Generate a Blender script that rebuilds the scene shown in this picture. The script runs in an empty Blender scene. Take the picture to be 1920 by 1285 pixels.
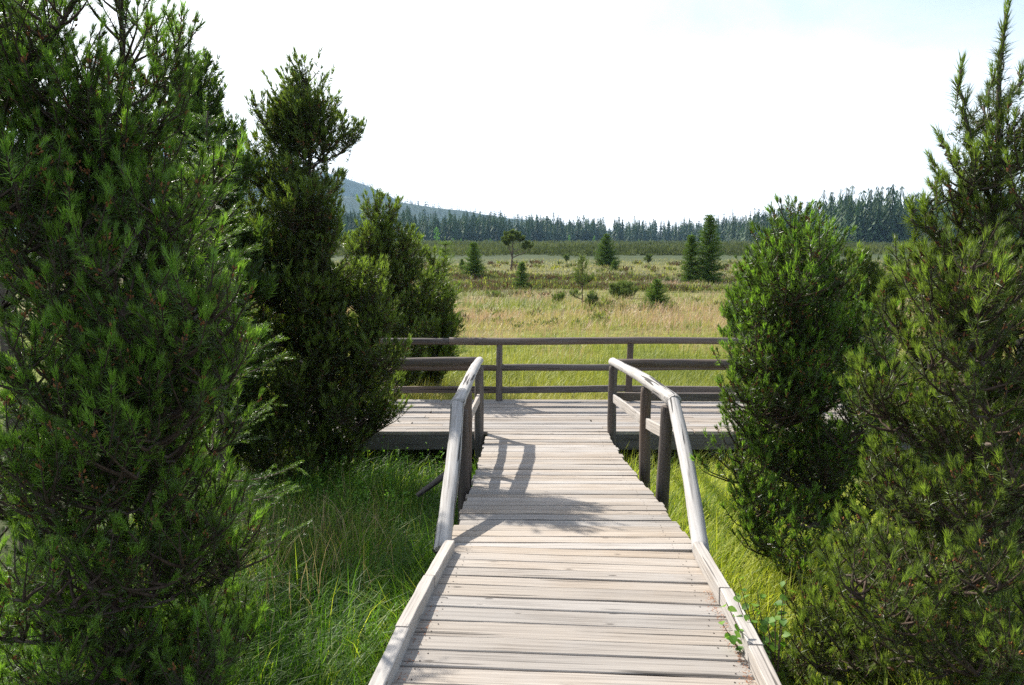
import bpy, math, random
import numpy as np
from mathutils import Vector, Matrix

rng = np.random.default_rng(11)
random.seed(5)
scene = bpy.context.scene
COL = scene.collection

# ------------------------------------------------------------------ camera
CAM_Z = 2.3
FPX = 1464.4
PITCH = math.radians(7.53)
cam_data = bpy.data.cameras.new("camera")
cam_data.sensor_width = 23.6
cam_data.lens = 18.0
cam_data.clip_start = 0.05
cam_data.clip_end = 20000
cam = bpy.data.objects.new("camera", cam_data)
COL.objects.link(cam)
cam.location = (0, 0, CAM_Z)
cam.rotation_euler = (math.pi / 2 - PITCH, 0, 0)
scene.camera = cam

# ------------------------------------------------------------------ sky, sun, exposure
SUN_TO = Vector((-0.71, 0.93, 1.0)).normalized()
SUN_EL = math.asin(SUN_TO.z)
SUN_AZ = math.atan2(SUN_TO.x, SUN_TO.y)          # clockwise from +Y
world = bpy.data.worlds.new("World")
scene.world = world
world.use_nodes = True


def world_nodes():
    nt = world.node_tree
    nt.nodes.clear()
    N, L = nt.nodes.new, nt.links.new
    out = N("ShaderNodeOutputWorld")
    sky = N("ShaderNodeTexSky")
    sky.sky_type = 'NISHITA'
    sky.sun_disc = False
    sky.sun_elevation = SUN_EL
    sky.sun_rotation = SUN_AZ
    sky.air_density = 1.0
    sky.dust_density = 1.5
    bg = N("ShaderNodeBackground")
    bg.inputs['Strength'].default_value = 0.10
    L(sky.outputs[0], bg.inputs[0])
    # thin bright summer veil: thick towards the horizon, torn open higher up
    veil = N("ShaderNodeBackground")
    veil.inputs['Color'].default_value = (1.0, 1.0, 1.0, 1)
    veil.inputs['Strength'].default_value = 1.10
    tc = N("ShaderNodeTexCoord")
    sep = N("ShaderNodeSeparateXYZ")
    L(tc.outputs['Generated'], sep.inputs[0])
    mp = N("ShaderNodeMapping")
    mp.inputs['Scale'].default_value = (1.0, 1.0, 2.2)
    mp.inputs['Location'].default_value = (0.62, 0.1, 0.3)
    L(tc.outputs['Generated'], mp.inputs[0])
    nz = N("ShaderNodeTexNoise")
    nz.inputs['Scale'].default_value = 1.7
    nz.inputs['Detail'].default_value = 6
    nz.inputs['Roughness'].default_value = 0.55
    nz.inputs['Distortion'].default_value = 0.6
    L(mp.outputs[0], nz.inputs['Vector'])
    # towards the sun's side the veil is brighter
    dot = N("ShaderNodeVectorMath")
    dot.operation = 'DOT_PRODUCT'
    dot.inputs[1].default_value = Vector((SUN_TO.x, SUN_TO.y, 0)).normalized()
    L(tc.outputs['Generated'], dot.inputs[0])
    a = N("ShaderNodeMath"); a.operation = 'MULTIPLY_ADD'
    a.inputs[1].default_value = -1.25; a.inputs[2].default_value = 0.44
    L(sep.outputs['Z'], a.inputs[0])
    b = N("ShaderNodeMath"); b.operation = 'MULTIPLY_ADD'
    b.inputs[1].default_value = 0.42
    L(dot.outputs['Value'], b.inputs[0]); L(a.outputs[0], b.inputs[2])
    c = N("ShaderNodeMath"); c.operation = 'MULTIPLY_ADD'
    c.inputs[1].default_value = 1.3
    L(nz.outputs['Fac'], c.inputs[0]); L(b.outputs[0], c.inputs[2])
    mr = N("ShaderNodeMapRange")
    mr.interpolation_type = 'SMOOTHSTEP'
    mr.inputs['From Min'].default_value = 0.55
    mr.inputs['From Max'].default_value = 1.42
    mr.inputs['To Min'].default_value = 0.18
    mr.inputs['To Max'].default_value = 1.0
    L(c.outputs[0], mr.inputs['Value'])
    mix = N("ShaderNodeMixShader")
    L(mr.outputs[0], mix.inputs[0]); L(bg.outputs[0], mix.inputs[1]); L(veil.outputs[0], mix.inputs[2])
    L(mix.outputs[0], out.inputs['Surface'])


world_nodes()
sun_data = bpy.data.lights.new("sun", 'SUN')
sun_data.energy = 5.0
sun_data.angle = math.radians(0.53)
sun_data.color = (1.0, 0.945, 0.86)
sun = bpy.data.objects.new("sun", sun_data)
COL.objects.link(sun)
sun.location = (-40, 20, 60)
sun.rotation_euler = SUN_TO.to_track_quat('Z', 'Y').to_euler()

scene.view_settings.view_transform = 'Standard'
scene.view_settings.look = 'None'
scene.view_settings.exposure = 0.90
scene.view_settings.gamma = 1.0
scene.view_settings.use_curve_mapping = False
scene.render.engine = 'CYCLES'
scene.cycles.max_bounces = 8
scene.cycles.diffuse_bounces = 3
scene.cycles.glossy_bounces = 2
scene.cycles.transmission_bounces = 4
scene.cycles.transparent_max_bounces = 4
scene.cycles.volume_bounces = 0
scene.cycles.use_denoising = False


# ------------------------------------------------------------------ helpers
def at(u, v, Y):
    """Point at ground distance Y seen at photo pixel (u, v) (1920 wide); used to take measurements over from the photo."""
    b = (642.5 - v) / FPX
    a = (u - 960) / FPX
    c, s = math.cos(PITCH), math.sin(PITCH)
    t = Y / (c + b * s)
    return np.array((a * t, Y, CAM_Z + (-s + b * c) * t))


def norm(a):
    return a / np.maximum(np.linalg.norm(a, axis=-1, keepdims=True), 1e-9)


def tag(o, label=None, cat=None, group=None, kind=None):
    if label: o['label'] = label
    if cat: o['category'] = cat
    if group: o['group'] = group
    if kind: o['kind'] = kind
    return o


def empty(name, loc):
    o = bpy.data.objects.new(name, None)
    o.empty_display_size = 0.2
    o.location = loc
    COL.objects.link(o)
    return o


def link(name, me, parent=None, mat=None, loc=None, rot=None):
    o = bpy.data.objects.new(name, me)
    COL.objects.link(o)
    if mat is not None and len(me.materials) == 0:
        me.materials.append(mat)
    if parent is not None:
        o.parent = parent
        o.matrix_parent_inverse = Matrix.Translation(parent.location).inverted()
    if loc is not None: o.location = loc
    if rot is not None: o.rotation_euler = rot
    return o


def np_mesh(name, verts, faces, attrs=None, smooth=False):
    """verts (n,3); faces (m,k) with fixed k, or a list of such arrays."""
    me = bpy.data.meshes.new(name)
    verts = np.asarray(verts, np.float32)
    fl = faces if isinstance(faces, list) else [faces]
    fl = [np.asarray(f, np.int32) for f in fl if len(f)]
    nl = sum(f.size for f in fl)
    nf = sum(len(f) for f in fl)
    me.vertices.add(len(verts)); me.vertices.foreach_set('co', verts.ravel())
    me.loops.add(nl); me.loops.foreach_set('vertex_index', np.concatenate([f.ravel() for f in fl]))
    tot = np.concatenate([np.full(len(f), f.shape[1], np.int32) for f in fl])
    start = np.concatenate([[0], np.cumsum(tot)[:-1]]).astype(np.int32)
    me.polygons.add(nf)
    me.polygons.foreach_set('loop_start', start)
    me.polygons.foreach_set('loop_total', tot)
    me.polygons.foreach_set('use_smooth', np.full(nf, smooth, bool))
    for k, a in (attrs or {}).items():
        at_ = me.attributes.new(k, 'FLOAT', 'POINT')
        at_.data.foreach_set('value', np.asarray(a, np.float32).ravel())
    me.update(calc_edges=True)
    return me


def tubes(pts, rad, m=5):
    """Batch of tubes: pts (B,k,3), rad (B,k) -> verts, quads."""
    pts = np.asarray(pts, float); rad = np.asarray(rad, float)
    B, k, _ = pts.shape
    tan = norm(np.gradient(pts, axis=1))
    ref = np.where(np.abs(tan[..., 2:3]) > 0.85, np.array([1.0, 0, 0]), np.array([0, 0, 1.0]))
    ref = np.where((np.abs(tan[:, :1, 2:3]) > 0.85), np.array([1.0, 0.13, 0]), np.array([0.07, 0, 1.0])) + 0 * tan
    a = norm(np.cross(tan, ref)); b = np.cross(tan, a)
    th = np.arange(m) * 2 * np.pi / m
    V = pts[:, :, None, :] + rad[:, :, None, None] * (np.cos(th)[None, None, :, None] * a[:, :, None, :] + np.sin(th)[None, None, :, None] * b[:, :, None, :])
    V = V.reshape(-1, 3)
    bi = np.arange(B)[:, None, None] * (k * m)
    ri = np.arange(k - 1)[None, :, None] * m
    si = np.arange(m)[None, None, :]
    sj = (si + 1) % m
    Q = np.stack([bi + ri + si, bi + ri + sj, bi + ri + m + sj, bi + ri + m + si], -1).reshape(-1, 4)
    return V, Q


# ------------------------------------------------------------------ materials
def new_mat(name):
    m = bpy.data.materials.new(name)
    m.use_nodes = True
    nt = m.node_tree
    nt.nodes.clear()
    out = nt.nodes.new("ShaderNodeOutputMaterial")
    return m, nt, out


def ramp(nt, stops, interp='LINEAR'):
    r = nt.nodes.new("ShaderNodeValToRGB")
    r.color_ramp.interpolation = interp
    el = r.color_ramp.elements
    while len(el) > 1: el.remove(el[0])
    for i, (p, c) in enumerate(stops):
        e = el[0] if i == 0 else el.new(p)
        e.position = p
        e.color = (*c, 1)
    return r


def math_node(nt, op, a=None, b=None, c=None):
    n = nt.nodes.new("ShaderNodeMath")
    n.operation = op
    for i, x in enumerate((a, b, c)):
        if x is None: continue
        if isinstance(x, (int, float)): n.inputs[i].default_value = x
        else: nt.links.new(x, n.inputs[i])
    return n.outputs[0]


def leaf_material(name, dark, mid, light, trans=0.25, rough=0.4, spec=0.5, tcol=None, hue_noise=0.0, scale=1.0):
    """Foliage: attribute 'tone' 0..1 picks the leaf's own colour, part of the light passes through."""
    m, nt, out = new_mat(name)
    N, L = nt.nodes.new, nt.links.new
    at_ = N("ShaderNodeAttribute"); at_.attribute_name = 'tone'
    r = ramp(nt, [(0.0, dark), (0.5, mid), (1.0, light)])
    L(at_.outputs['Fac'], r.inputs[0])
    col = r.outputs[0]
    p = N("ShaderNodeBsdfPrincipled")
    p.inputs['Roughness'].default_value = rough
    p.inputs['Specular IOR Level'].default_value = spec
    L(col, p.inputs['Base Color'])
    t = N("ShaderNodeBsdfTranslucent")
    mul = N("ShaderNodeMix"); mul.data_type = 'RGBA'; mul.blend_type = 'MULTIPLY'
    mul.inputs[0].default_value = 1.0
    L(col, mul.inputs[6]); mul.inputs[7].default_value = (*(tcol or (1.5, 1.6, 0.7)), 1)
    L(mul.outputs[2], t.inputs['Color'])
    mx = N("ShaderNodeMixShader"); mx.inputs[0].default_value = trans
    L(p.outputs[0], mx.inputs[1]); L(t.outputs[0], mx.inputs[2])
    L(mx.outputs[0], out.inputs['Surface'])
    return m


def nt_sep(nt, col):
    n = nt.nodes.new('ShaderNodeSeparateColor')
    nt.links.new(col, n.inputs[0])
    return n.outputs[0]


def wood_material(name, base_a, base_b, dark, rnd=0.25, crack=0.5, rough=0.8, ckw=0.335, knot=True, grain=(1.6, 85, 85), bump=0.5, silver=None):
    """Weathered timber, grain along local X, each piece shifted by its own random number."""
    m, nt, out = new_mat(name)
    N, L = nt.nodes.new, nt.links.new
    tc = N("ShaderNodeTexCoord")
    oi = N("ShaderNodeObjectInfo")
    sh = N("ShaderNodeVectorMath"); sh.operation = 'SCALE'
    sh.inputs[0].default_value = (37.0, 91.0, 53.0)
    L(oi.outputs['Random'], sh.inputs['Scale'])
    ad = N("ShaderNodeVectorMath"); ad.operation = 'ADD'
    L(tc.outputs['Object'], ad.inputs[0]); L(sh.outputs[0], ad.inputs[1])
    # knots bend the grain
    vor = N("ShaderNodeTexVoronoi"); vor.feature = 'F1'
    mpk = N("ShaderNodeMapping"); mpk.inputs['Scale'].default_value = (5.0, 12.0, 12.0)
    L(ad.outputs[0], mpk.inputs[0]); L(mpk.outputs[0], vor.inputs['Vector'])
    vor.inputs['Scale'].default_value = 1.0
    kn = N("ShaderNodeMapRange"); kn.inputs['From Min'].default_value = 0.0; kn.inputs['From Max'].default_value = 0.22
    kn.inputs['To Min'].default_value = 1.0; kn.inputs['To Max'].default_value = 0.0
    kn.interpolation_type = 'SMOOTHSTEP'
    gate = math_node(nt, 'GREATER_THAN', nt_sep(nt, vor.outputs['Color']), 0.72)
    L(vor.outputs['Distance'], kn.inputs['Value'])
    knv = math_node(nt, 'MULTIPLY', kn.outputs[0], gate)
    mp = N("ShaderNodeMapping"); mp.inputs['Scale'].default_value = grain
    L(ad.outputs[0], mp.inputs[0])
    bend = N("ShaderNodeVectorMath"); bend.operation = 'SCALE'
    bend.inputs[0].default_value = (0, 1.6, 1.6)
    L(knv, bend.inputs['Scale'])
    ad2 = N("ShaderNodeVectorMath"); ad2.operation = 'ADD'
    L(mp.outputs[0], ad2.inputs[0]); L(bend.outputs[0], ad2.inputs[1])
    n1 = N("ShaderNodeTexNoise"); n1.inputs['Scale'].default_value = 1.0; n1.inputs['Detail'].default_value = 6
    n1.inputs['Roughness'].default_value = 0.62; n1.inputs['Distortion'].default_value = 0.25
    L(ad2.outputs[0], n1.inputs['Vector'])
    n2 = N("ShaderNodeTexNoise"); n2.inputs['Scale'].default_value = 2.6; n2.inputs['Detail'].default_value = 4
    L(ad.outputs[0], n2.inputs['Vector'])
    g = ramp(nt, [(0.28, dark), (0.44, base_b), (0.62, base_a), (0.8, tuple(min(1, x * 1.12) for x in base_a))])
    L(n1.outputs['Fac'], g.inputs[0])
    # broad blotches of weathering
    blot = N("ShaderNodeMapRange"); blot.inputs['From Min'].default_value = 0.35; blot.inputs['From Max'].default_value = 0.7
    blot.inputs['To Min'].default_value = 0.0; blot.inputs['To Max'].default_value = 0.55
    L(n2.outputs['Fac'], blot.inputs['Value'])
    sil = N("ShaderNodeMix"); sil.data_type = 'RGBA'
    L(blot.outputs[0], sil.inputs[0]); L(g.outputs[0], sil.inputs[6])
    sv = silver or tuple(0.5 * (a + sum(base_a) / 3) for a in base_a)
    sil.inputs[7].default_value = (*sv, 1)
    # long cracks
    mpc = N("ShaderNodeMapping"); mpc.inputs['Scale'].default_value = (0.9, 26, 26)
    L(ad.outputs[0], mpc.inputs[0])
    n3 = N("ShaderNodeTexNoise"); n3.inputs['Scale'].default_value = 1.0; n3.inputs['Detail'].default_value = 2
    L(mpc.outputs[0], n3.inputs['Vector'])
    ck = N("ShaderNodeMapRange"); ck.inputs['From Min'].default_value = ckw; ck.inputs['From Max'].default_value = ckw - 0.03
    ck.inputs['To Max'].default_value = crack
    L(n3.outputs['Fac'], ck.inputs['Value'])
    cm = N("ShaderNodeMix"); cm.data_type = 'RGBA'
    L(ck.outputs[0], cm.inputs[0]); L(sil.outputs[2], cm.inputs[6]); cm.inputs[7].default_value = (*[x * 0.3 for x in dark], 1)
    col = cm.outputs[2]
    if knot:
        kk = N("ShaderNodeMapRange"); kk.inputs['From Min'].default_value = 0.14; kk.inputs['From Max'].default_value = 0.09
        kk.inputs['To Max'].default_value = 0.75
        L(vor.outputs['Distance'], kk.inputs['Value'])
        km = N("ShaderNodeMix"); km.data_type = 'RGBA'
        L(math_node(nt, 'MULTIPLY', kk.outputs[0], gate), km.inputs[0]); L(col, km.inputs[6]); km.inputs[7].default_value = (*[x * 0.8 for x in dark], 1)
        col = km.outputs[2]
    hs = N("ShaderNodeHueSaturation")
    v = math_node(nt, 'MULTIPLY_ADD', oi.outputs['Random'], rnd, 1 - rnd / 2)
    L(v, hs.inputs['Value'])
    s = math_node(nt, 'FRACT', math_node(nt, 'MULTIPLY', oi.outputs['Random'], 17.3))
    L(math_node(nt, 'MULTIPLY_ADD', s, 0.7, 0.65), hs.inputs['Saturation'])
    L(col, hs.inputs['Color'])
    p = N("ShaderNodeBsdfPrincipled")
    p.inputs['Roughness'].default_value = rough
    p.inputs['Specular IOR Level'].default_value = 0.25
    L(hs.outputs[0], p.inputs['Base Color'])
    bp = N("ShaderNodeBump"); bp.inputs['Strength'].default_value = bump; bp.inputs['Distance'].default_value = 0.004
    hh = math_node(nt, 'SUBTRACT', n1.outputs['Fac'], ck.outputs[0])
    L(hh, bp.inputs['Height']); L(bp.outputs[0], p.inputs['Normal'])
    L(p.outputs[0], out.inputs['Surface'])
    return m


def bark_material(name, a, b, scale=14):
    m, nt, out = new_mat(name)
    N, L = nt.nodes.new, nt.links.new
    tc = N("ShaderNodeTexCoord")
    mp = N("ShaderNodeMapping"); mp.inputs['Scale'].default_value = (1, 1, 0.45)
    L(tc.outputs['Object'], mp.inputs[0])
    n = N("ShaderNodeTexNoise"); n.inputs['Scale'].default_value = scale; n.inputs['Detail'].default_value = 5
    n.inputs['Roughness'].default_value = 0.65
    L(mp.outputs[0], n.inputs['Vector'])
    r = ramp(nt, [(0.35, a), (0.65, b)])
    L(n.outputs['Fac'], r.inputs[0])
    p = N("ShaderNodeBsdfPrincipled"); p.inputs['Roughness'].default_value = 0.85
    p.inputs['Specular IOR Level'].default_value = 0.2
    L(r.outputs[0], p.inputs['Base Color'])
    bp = N("ShaderNodeBump"); bp.inputs['Strength'].default_value = 0.6; bp.inputs['Distance'].default_value = 0.01
    L(n.outputs['Fac'], bp.inputs['Height']); L(bp.outputs[0], p.inputs['Normal'])
    L(p.outputs[0], out.inputs['Surface'])
    return m


M_PLANK = wood_material('plank_wood', (0.39, 0.342, 0.29), (0.275, 0.237, 0.20), (0.085, 0.07, 0.058), rnd=0.3, crack=0.85)
M_DECK = wood_material('deck_wood', (0.36, 0.315, 0.268), (0.255, 0.22, 0.187), (0.085, 0.07, 0.058), rnd=0.34, crack=0.7)
M_KERB = wood_material('kerb_wood', (0.47, 0.42, 0.365), (0.35, 0.31, 0.27), (0.16, 0.135, 0.115), rnd=0.16, crack=0.7)
M_RAIL = wood_material('handrail_wood', (0.47, 0.45, 0.425), (0.33, 0.312, 0.292), (0.10, 0.09, 0.082), rnd=0.12, crack=0.97, ckw=0.385, grain=(1.2, 60, 60), bump=1.0)
M_POST = wood_material('post_wood', (0.155, 0.122, 0.10), (0.105, 0.083, 0.07), (0.04, 0.032, 0.027), rnd=0.3, crack=0.7, grain=(1.3, 30, 30), bump=0.6)
M_FASCIA = wood_material('fascia_wood', (0.17, 0.15, 0.135), (0.12, 0.105, 0.095), (0.06, 0.05, 0.045), rnd=0.2, crack=0.5)

M_BARK = bark_material('pine_bark', (0.055, 0.04, 0.032), (0.15, 0.115, 0.095))
M_TWIG = bark_material('twig_bark', (0.045, 0.031, 0.023), (0.095, 0.065, 0.046), 30)
M_CONE = bark_material('cone_brown', (0.16, 0.06, 0.025), (0.33, 0.14, 0.055), 60)
M_NEEDLE = leaf_material('pine_needles', (0.024, 0.042, 0.010), (0.068, 0.112, 0.021), (0.19, 0.33, 0.05), trans=0.42, rough=0.42, spec=0.5)
M_NEEDLE_OLIVE = leaf_material('pine_needles_olive', (0.030, 0.044, 0.012), (0.085, 0.118, 0.026), (0.20, 0.28, 0.055), trans=0.42, rough=0.42, spec=0.5)
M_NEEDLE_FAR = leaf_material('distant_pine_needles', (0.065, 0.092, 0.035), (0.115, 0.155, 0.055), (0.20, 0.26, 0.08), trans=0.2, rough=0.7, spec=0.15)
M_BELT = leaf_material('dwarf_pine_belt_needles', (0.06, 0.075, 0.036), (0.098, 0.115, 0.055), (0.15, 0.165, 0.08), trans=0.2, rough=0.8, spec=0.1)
M_SPRUCE = leaf_material('spruce_needles', (0.024, 0.050, 0.013), (0.060, 0.115, 0.022), (0.20, 0.32, 0.05), trans=0.22, rough=0.45)
M_BOG_SPRUCE = leaf_material('bog_spruce_needles', (0.045, 0.085, 0.02), (0.10, 0.165, 0.032), (0.24, 0.34, 0.055), trans=0.25, rough=0.6, spec=0.2)
M_FAR = leaf_material('forest_needles', (0.018, 0.038, 0.015), (0.035, 0.070, 0.023), (0.066, 0.12, 0.034), trans=0.12, rough=0.7, spec=0.2)
M_BIRCH = leaf_material('birch_leaves', (0.06, 0.13, 0.02), (0.10, 0.22, 0.03), (0.17, 0.30, 0.045), trans=0.4, rough=0.5, spec=0.25)
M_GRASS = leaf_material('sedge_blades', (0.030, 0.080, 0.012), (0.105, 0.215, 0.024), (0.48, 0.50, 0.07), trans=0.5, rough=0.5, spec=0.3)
M_BOG = None


def bog_material():
    """Bog grasses: tone runs brown heather - dull green - yellow green - straw - pinkish plumes."""
    m = leaf_material('bog_grass', (0, 0, 0), (0, 0, 0), (0, 0, 0), trans=0.3, rough=0.55, spec=0.3, tcol=(1.25, 1.25, 0.9))
    for n in m.node_tree.nodes:
        if n.type == 'VALTORGB':
            el = n.color_ramp.elements
            while len(el) > 1: el.remove(el[0])
            st = [(0.0, (0.10, 0.058, 0.040)), (0.16, (0.13, 0.088, 0.05)), (0.3, (0.10, 0.13, 0.042)), (0.45, (0.18, 0.225, 0.05)),
                  (0.62, (0.37, 0.385, 0.05)), (0.78, (0.44, 0.375, 0.15)), (0.9, (0.45, 0.33, 0.20)), (1.0, (0.47, 0.29, 0.22))]
            for i, (p, c) in enumerate(st):
                e = el[0] if i == 0 else el.new(p)
                e.position = p; e.color = (*c, 1)
    return m


M_BOG = bog_material()


def ground_material():
    m, nt, out = new_mat('bog_ground')
    N, L = nt.nodes.new, nt.links.new
    geo = N("ShaderNodeNewGeometry")
    sep = N("ShaderNodeSeparateXYZ"); L(geo.outputs['Position'], sep.inputs[0])
    n = N("ShaderNodeTexNoise"); n.inputs['Scale'].default_value = 0.22; n.inputs['Detail'].default_value = 8
    n.inputs['Roughness'].default_value = 0.65
    mp = N("ShaderNodeMapping"); mp.inputs['Scale'].default_value = (0.5, 1.0, 1.0)
    L(geo.outputs['Position'], mp.inputs[0]); L(mp.outputs[0], n.inputs['Vector'])
    yy = math_node(nt, 'LOGARITHM', math_node(nt, 'MAXIMUM', sep.outputs['Y'], 1.0), 10.0)     # 0..3.7
    y2 = math_node(nt, 'MULTIPLY_ADD', n.outputs['Fac'], 0.10, math_node(nt, 'MULTIPLY_ADD', yy, 0.25, -0.05))
    r = ramp(nt, [(0.0, (0.035, 0.045, 0.02)), (0.26, (0.05, 0.06, 0.02)), (0.30, (0.16, 0.19, 0.035)), (0.345, (0.20, 0.22, 0.05)),
                  (0.375, (0.24, 0.21, 0.10)), (0.41, (0.20, 0.20, 0.08)), (0.425, (0.11, 0.085, 0.05)), (0.445, (0.15, 0.14, 0.065)),
                  (0.48, (0.15, 0.15, 0.06)), (0.51, (0.07, 0.09, 0.04)), (0.6, (0.05, 0.075, 0.035)), (0.9, (0.03, 0.055, 0.03))])
    L(y2, r.inputs[0])
    n2 = N("ShaderNodeTexNoise"); n2.inputs['Scale'].default_value = 3.0; n2.inputs['Detail'].default_value = 8
    L(geo.outputs['Position'], n2.inputs['Vector'])
    v = N("ShaderNodeMapRange"); v.inputs['From Min'].default_value = 0.3; v.inputs['From Max'].default_value = 0.7
    v.inputs['To Min'].default_value = 0.45; v.inputs['To Max'].default_value = 1.25
    L(n2.outputs['Fac'], v.inputs['Value'])
    hs = N("ShaderNodeHueSaturation"); L(v.outputs[0], hs.inputs['Value']); L(r.outputs[0], hs.inputs['Color'])
    p = N("ShaderNodeBsdfPrincipled"); p.inputs['Roughness'].default_value = 0.95
    p.inputs['Specular IOR Level'].default_value = 0.1
    L(hs.outputs[0], p.inputs['Base Color'])
    bp = N("ShaderNodeBump"); bp.inputs['Strength'].default_value = 0.8; bp.inputs['Distance'].default_value = 0.15
    L(n2.outputs['Fac'], bp.inputs['Height']); L(bp.outputs[0], p.inputs['Normal'])
    L(p.outputs[0], out.inputs['Surface'])
    return m


def plain_material(name, col, rough=0.9, var=0.3, scale=0.02):
    m, nt, out = new_mat(name)
    N, L = nt.nodes.new, nt.links.new
    geo = N("ShaderNodeNewGeometry")
    n = N("ShaderNodeTexNoise"); n.inputs['Scale'].default_value = scale; n.inputs['Detail'].default_value = 6
    L(geo.outputs['Position'], n.inputs['Vector'])
    r = ramp(nt, [(0.3, tuple(c * (1 - var) for c in col)), (0.7, tuple(c * (1 + var) for c in col))])
    L(n.outputs['Fac'], r.inputs[0])
    p = N("ShaderNodeBsdfPrincipled"); p.inputs['Roughness'].default_value = rough
    p.inputs['Specular IOR Level'].default_value = 0.1
    L(r.outputs[0], p.inputs['Base Color']); L(p.outputs[0], out.inputs['Surface'])
    return m


# ------------------------------------------------------------------ terrain
RY = np.array([-6, 0.5, 2.0, 2.72, 3.26, 3.97, 4.69, 5.68, 6.63, 7.67, 8.58, 9.24, 9.6])
RZ = np.array([0.70, 0.70, 0.69, 0.672, 0.635, 0.565, 0.468, 0.353, 0.223, 0.098, 0.022, 0.0, 0.0])


def ramp_z(y):
    return np.interp(y, RY, RZ)


def ramp_cx(y):
    y = np.asarray(y, float)
    return np.where(y < 4.3, 0.352 - 0.075 * (4.3 - y), 0.352 + 0.0150 * (y - 4.3))


def vnoise(x, y, seed=0):
    """cheap smooth value noise"""
    x = np.asarray(x, float) + seed * 17.13; y = np.asarray(y, float) + seed * 7.7
    xi = np.floor(x).astype(np.int64); yi = np.floor(y).astype(np.int64)
    fx = x - xi; fy = y - yi
    fx = fx * fx * (3 - 2 * fx); fy = fy * fy * (3 - 2 * fy)

    def h(a, b):
        n = (a * 374761393 + b * 668265263 + seed * 974711) & 0x7fffffff
        n = ((n ^ (n >> 13)) * 1274126177) & 0x7fffffff
        return ((n ^ (n >> 16)) & 0xffff) / 65535.0
    return (h(xi, yi) * (1 - fx) + h(xi + 1, yi) * fx) * (1 - fy) + (h(xi, yi + 1) * (1 - fx) + h(xi + 1, yi + 1) * fx) * fy


def ground_z(x, y):
    x = np.asarray(x, float); y = np.asarray(y, float)
    z = np.where(y < 9.2, ramp_z(np.minimum(y, 9.2)) - 0.47, -0.50)
    z = np.where(y < 9.2, np.minimum(z, 0.2), z)
    near = np.clip((14 - y) / 4, 0, 1)
    z = z + 0.05 * (vnoise(x * 1.1, y * 1.1, 1) - 0.5) * near
    z = z + (1 - near) * (0.22 * (vnoise(x * 0.25, y * 0.5, 2) - 0.5) + 0.10 * (vnoise(x * 0.9, y * 1.3, 3) - 0.5)) * np.clip((y - 10) / 20, 0, 1) * (y < 700)
    return z


def build_ground():
    s = np.linspace(-1, 1, 151)
    xs = np.sinh(s * 7.2) / math.sinh(7.2) * 5200
    t = np.linspace(-0.72, 1, 221)
    ys = np.sinh(t * 7.2) / math.sinh(7.2) * 5200 + 6
    X, Y = np.meshgrid(xs, ys)
    Z = ground_z(X, Y)
    V = np.stack([X, Y, Z], -1).reshape(-1, 3)
    ny, nx = X.shape
    i = (np.arange(ny - 1)[:, None] * nx + np.arange(nx - 1)[None, :]).ravel()
    F = np.stack([i, i + 1, i + nx + 1, i + nx], -1)
    o = link('ground', np_mesh('ground', V, F, smooth=True), mat=ground_material())
    tag(o, kind='structure')


build_ground()


def build_hill(name, prof, Y, depth, mat, tree_h, ntree):
    """A wooded ridge whose skyline was measured in the photo; the slope runs down to the plain on both sides."""
    pts = np.array([at(u, v, Y) for u, v in prof])
    xs = np.linspace(pts[0, 0], pts[-1, 0], 90)
    top = np.interp(xs, pts[:, 0], pts[:, 2]) - tree_h * 0.42
    sec = np.array([-1, -0.8, -0.6, -0.4, -0.2, -0.07, 0, 0.2, 0.5, 1.0])
    hh = np.array([0, 0.10, 0.27, 0.5, 0.77, 0.95, 1.0, 0.9, 0.55, 0.0])
    V = np.zeros((len(sec), len(xs), 3))
    for j, (s, h) in enumerate(zip(sec, hh)):
        V[j, :, 0] = xs
        V[j, :, 1] = Y + s * depth
        V[j, :, 2] = -2 + (top + 2) * h + (vnoise(xs / 90, s * 6 + 0 * xs, 4) - 0.5) * 12 * h
    nx = len(xs)
    i = (np.arange(len(sec) - 1)[:, None] * nx + np.arange(nx - 1)[None, :]).ravel()
    hill = link(name, np_mesh(name, V.reshape(-1, 3), np.stack([i, i + 1, i + nx + 1, i + nx], -1), smooth=True), mat=mat)
    tag(hill, kind='structure')
    # trees that clothe it, as one mass
    u = rng.uniform(xs[0], xs[-1], ntree); s = rng.uniform(-0.9, 0.06, ntree)
    s[: ntree // 4] = rng.normal(0, 0.012, ntree // 4)
    zt = np.interp(u, xs, top) * np.interp(s, sec, hh) + 0
    h = tree_h * rng.uniform(0.5, 1.35, ntree)
    base = np.stack([u, Y + s * depth, zt - 3], -1)
    v, f, tone = far_trees(base, h, None, HILL_VARIANTS)
    o = link('wooded_slope', np_mesh('wooded_slope', v, f, {'tone': tone}), parent=hill, mat=M_FAR)
    tag(o, kind='stuff')


FAR_VARIANTS = []


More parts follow.
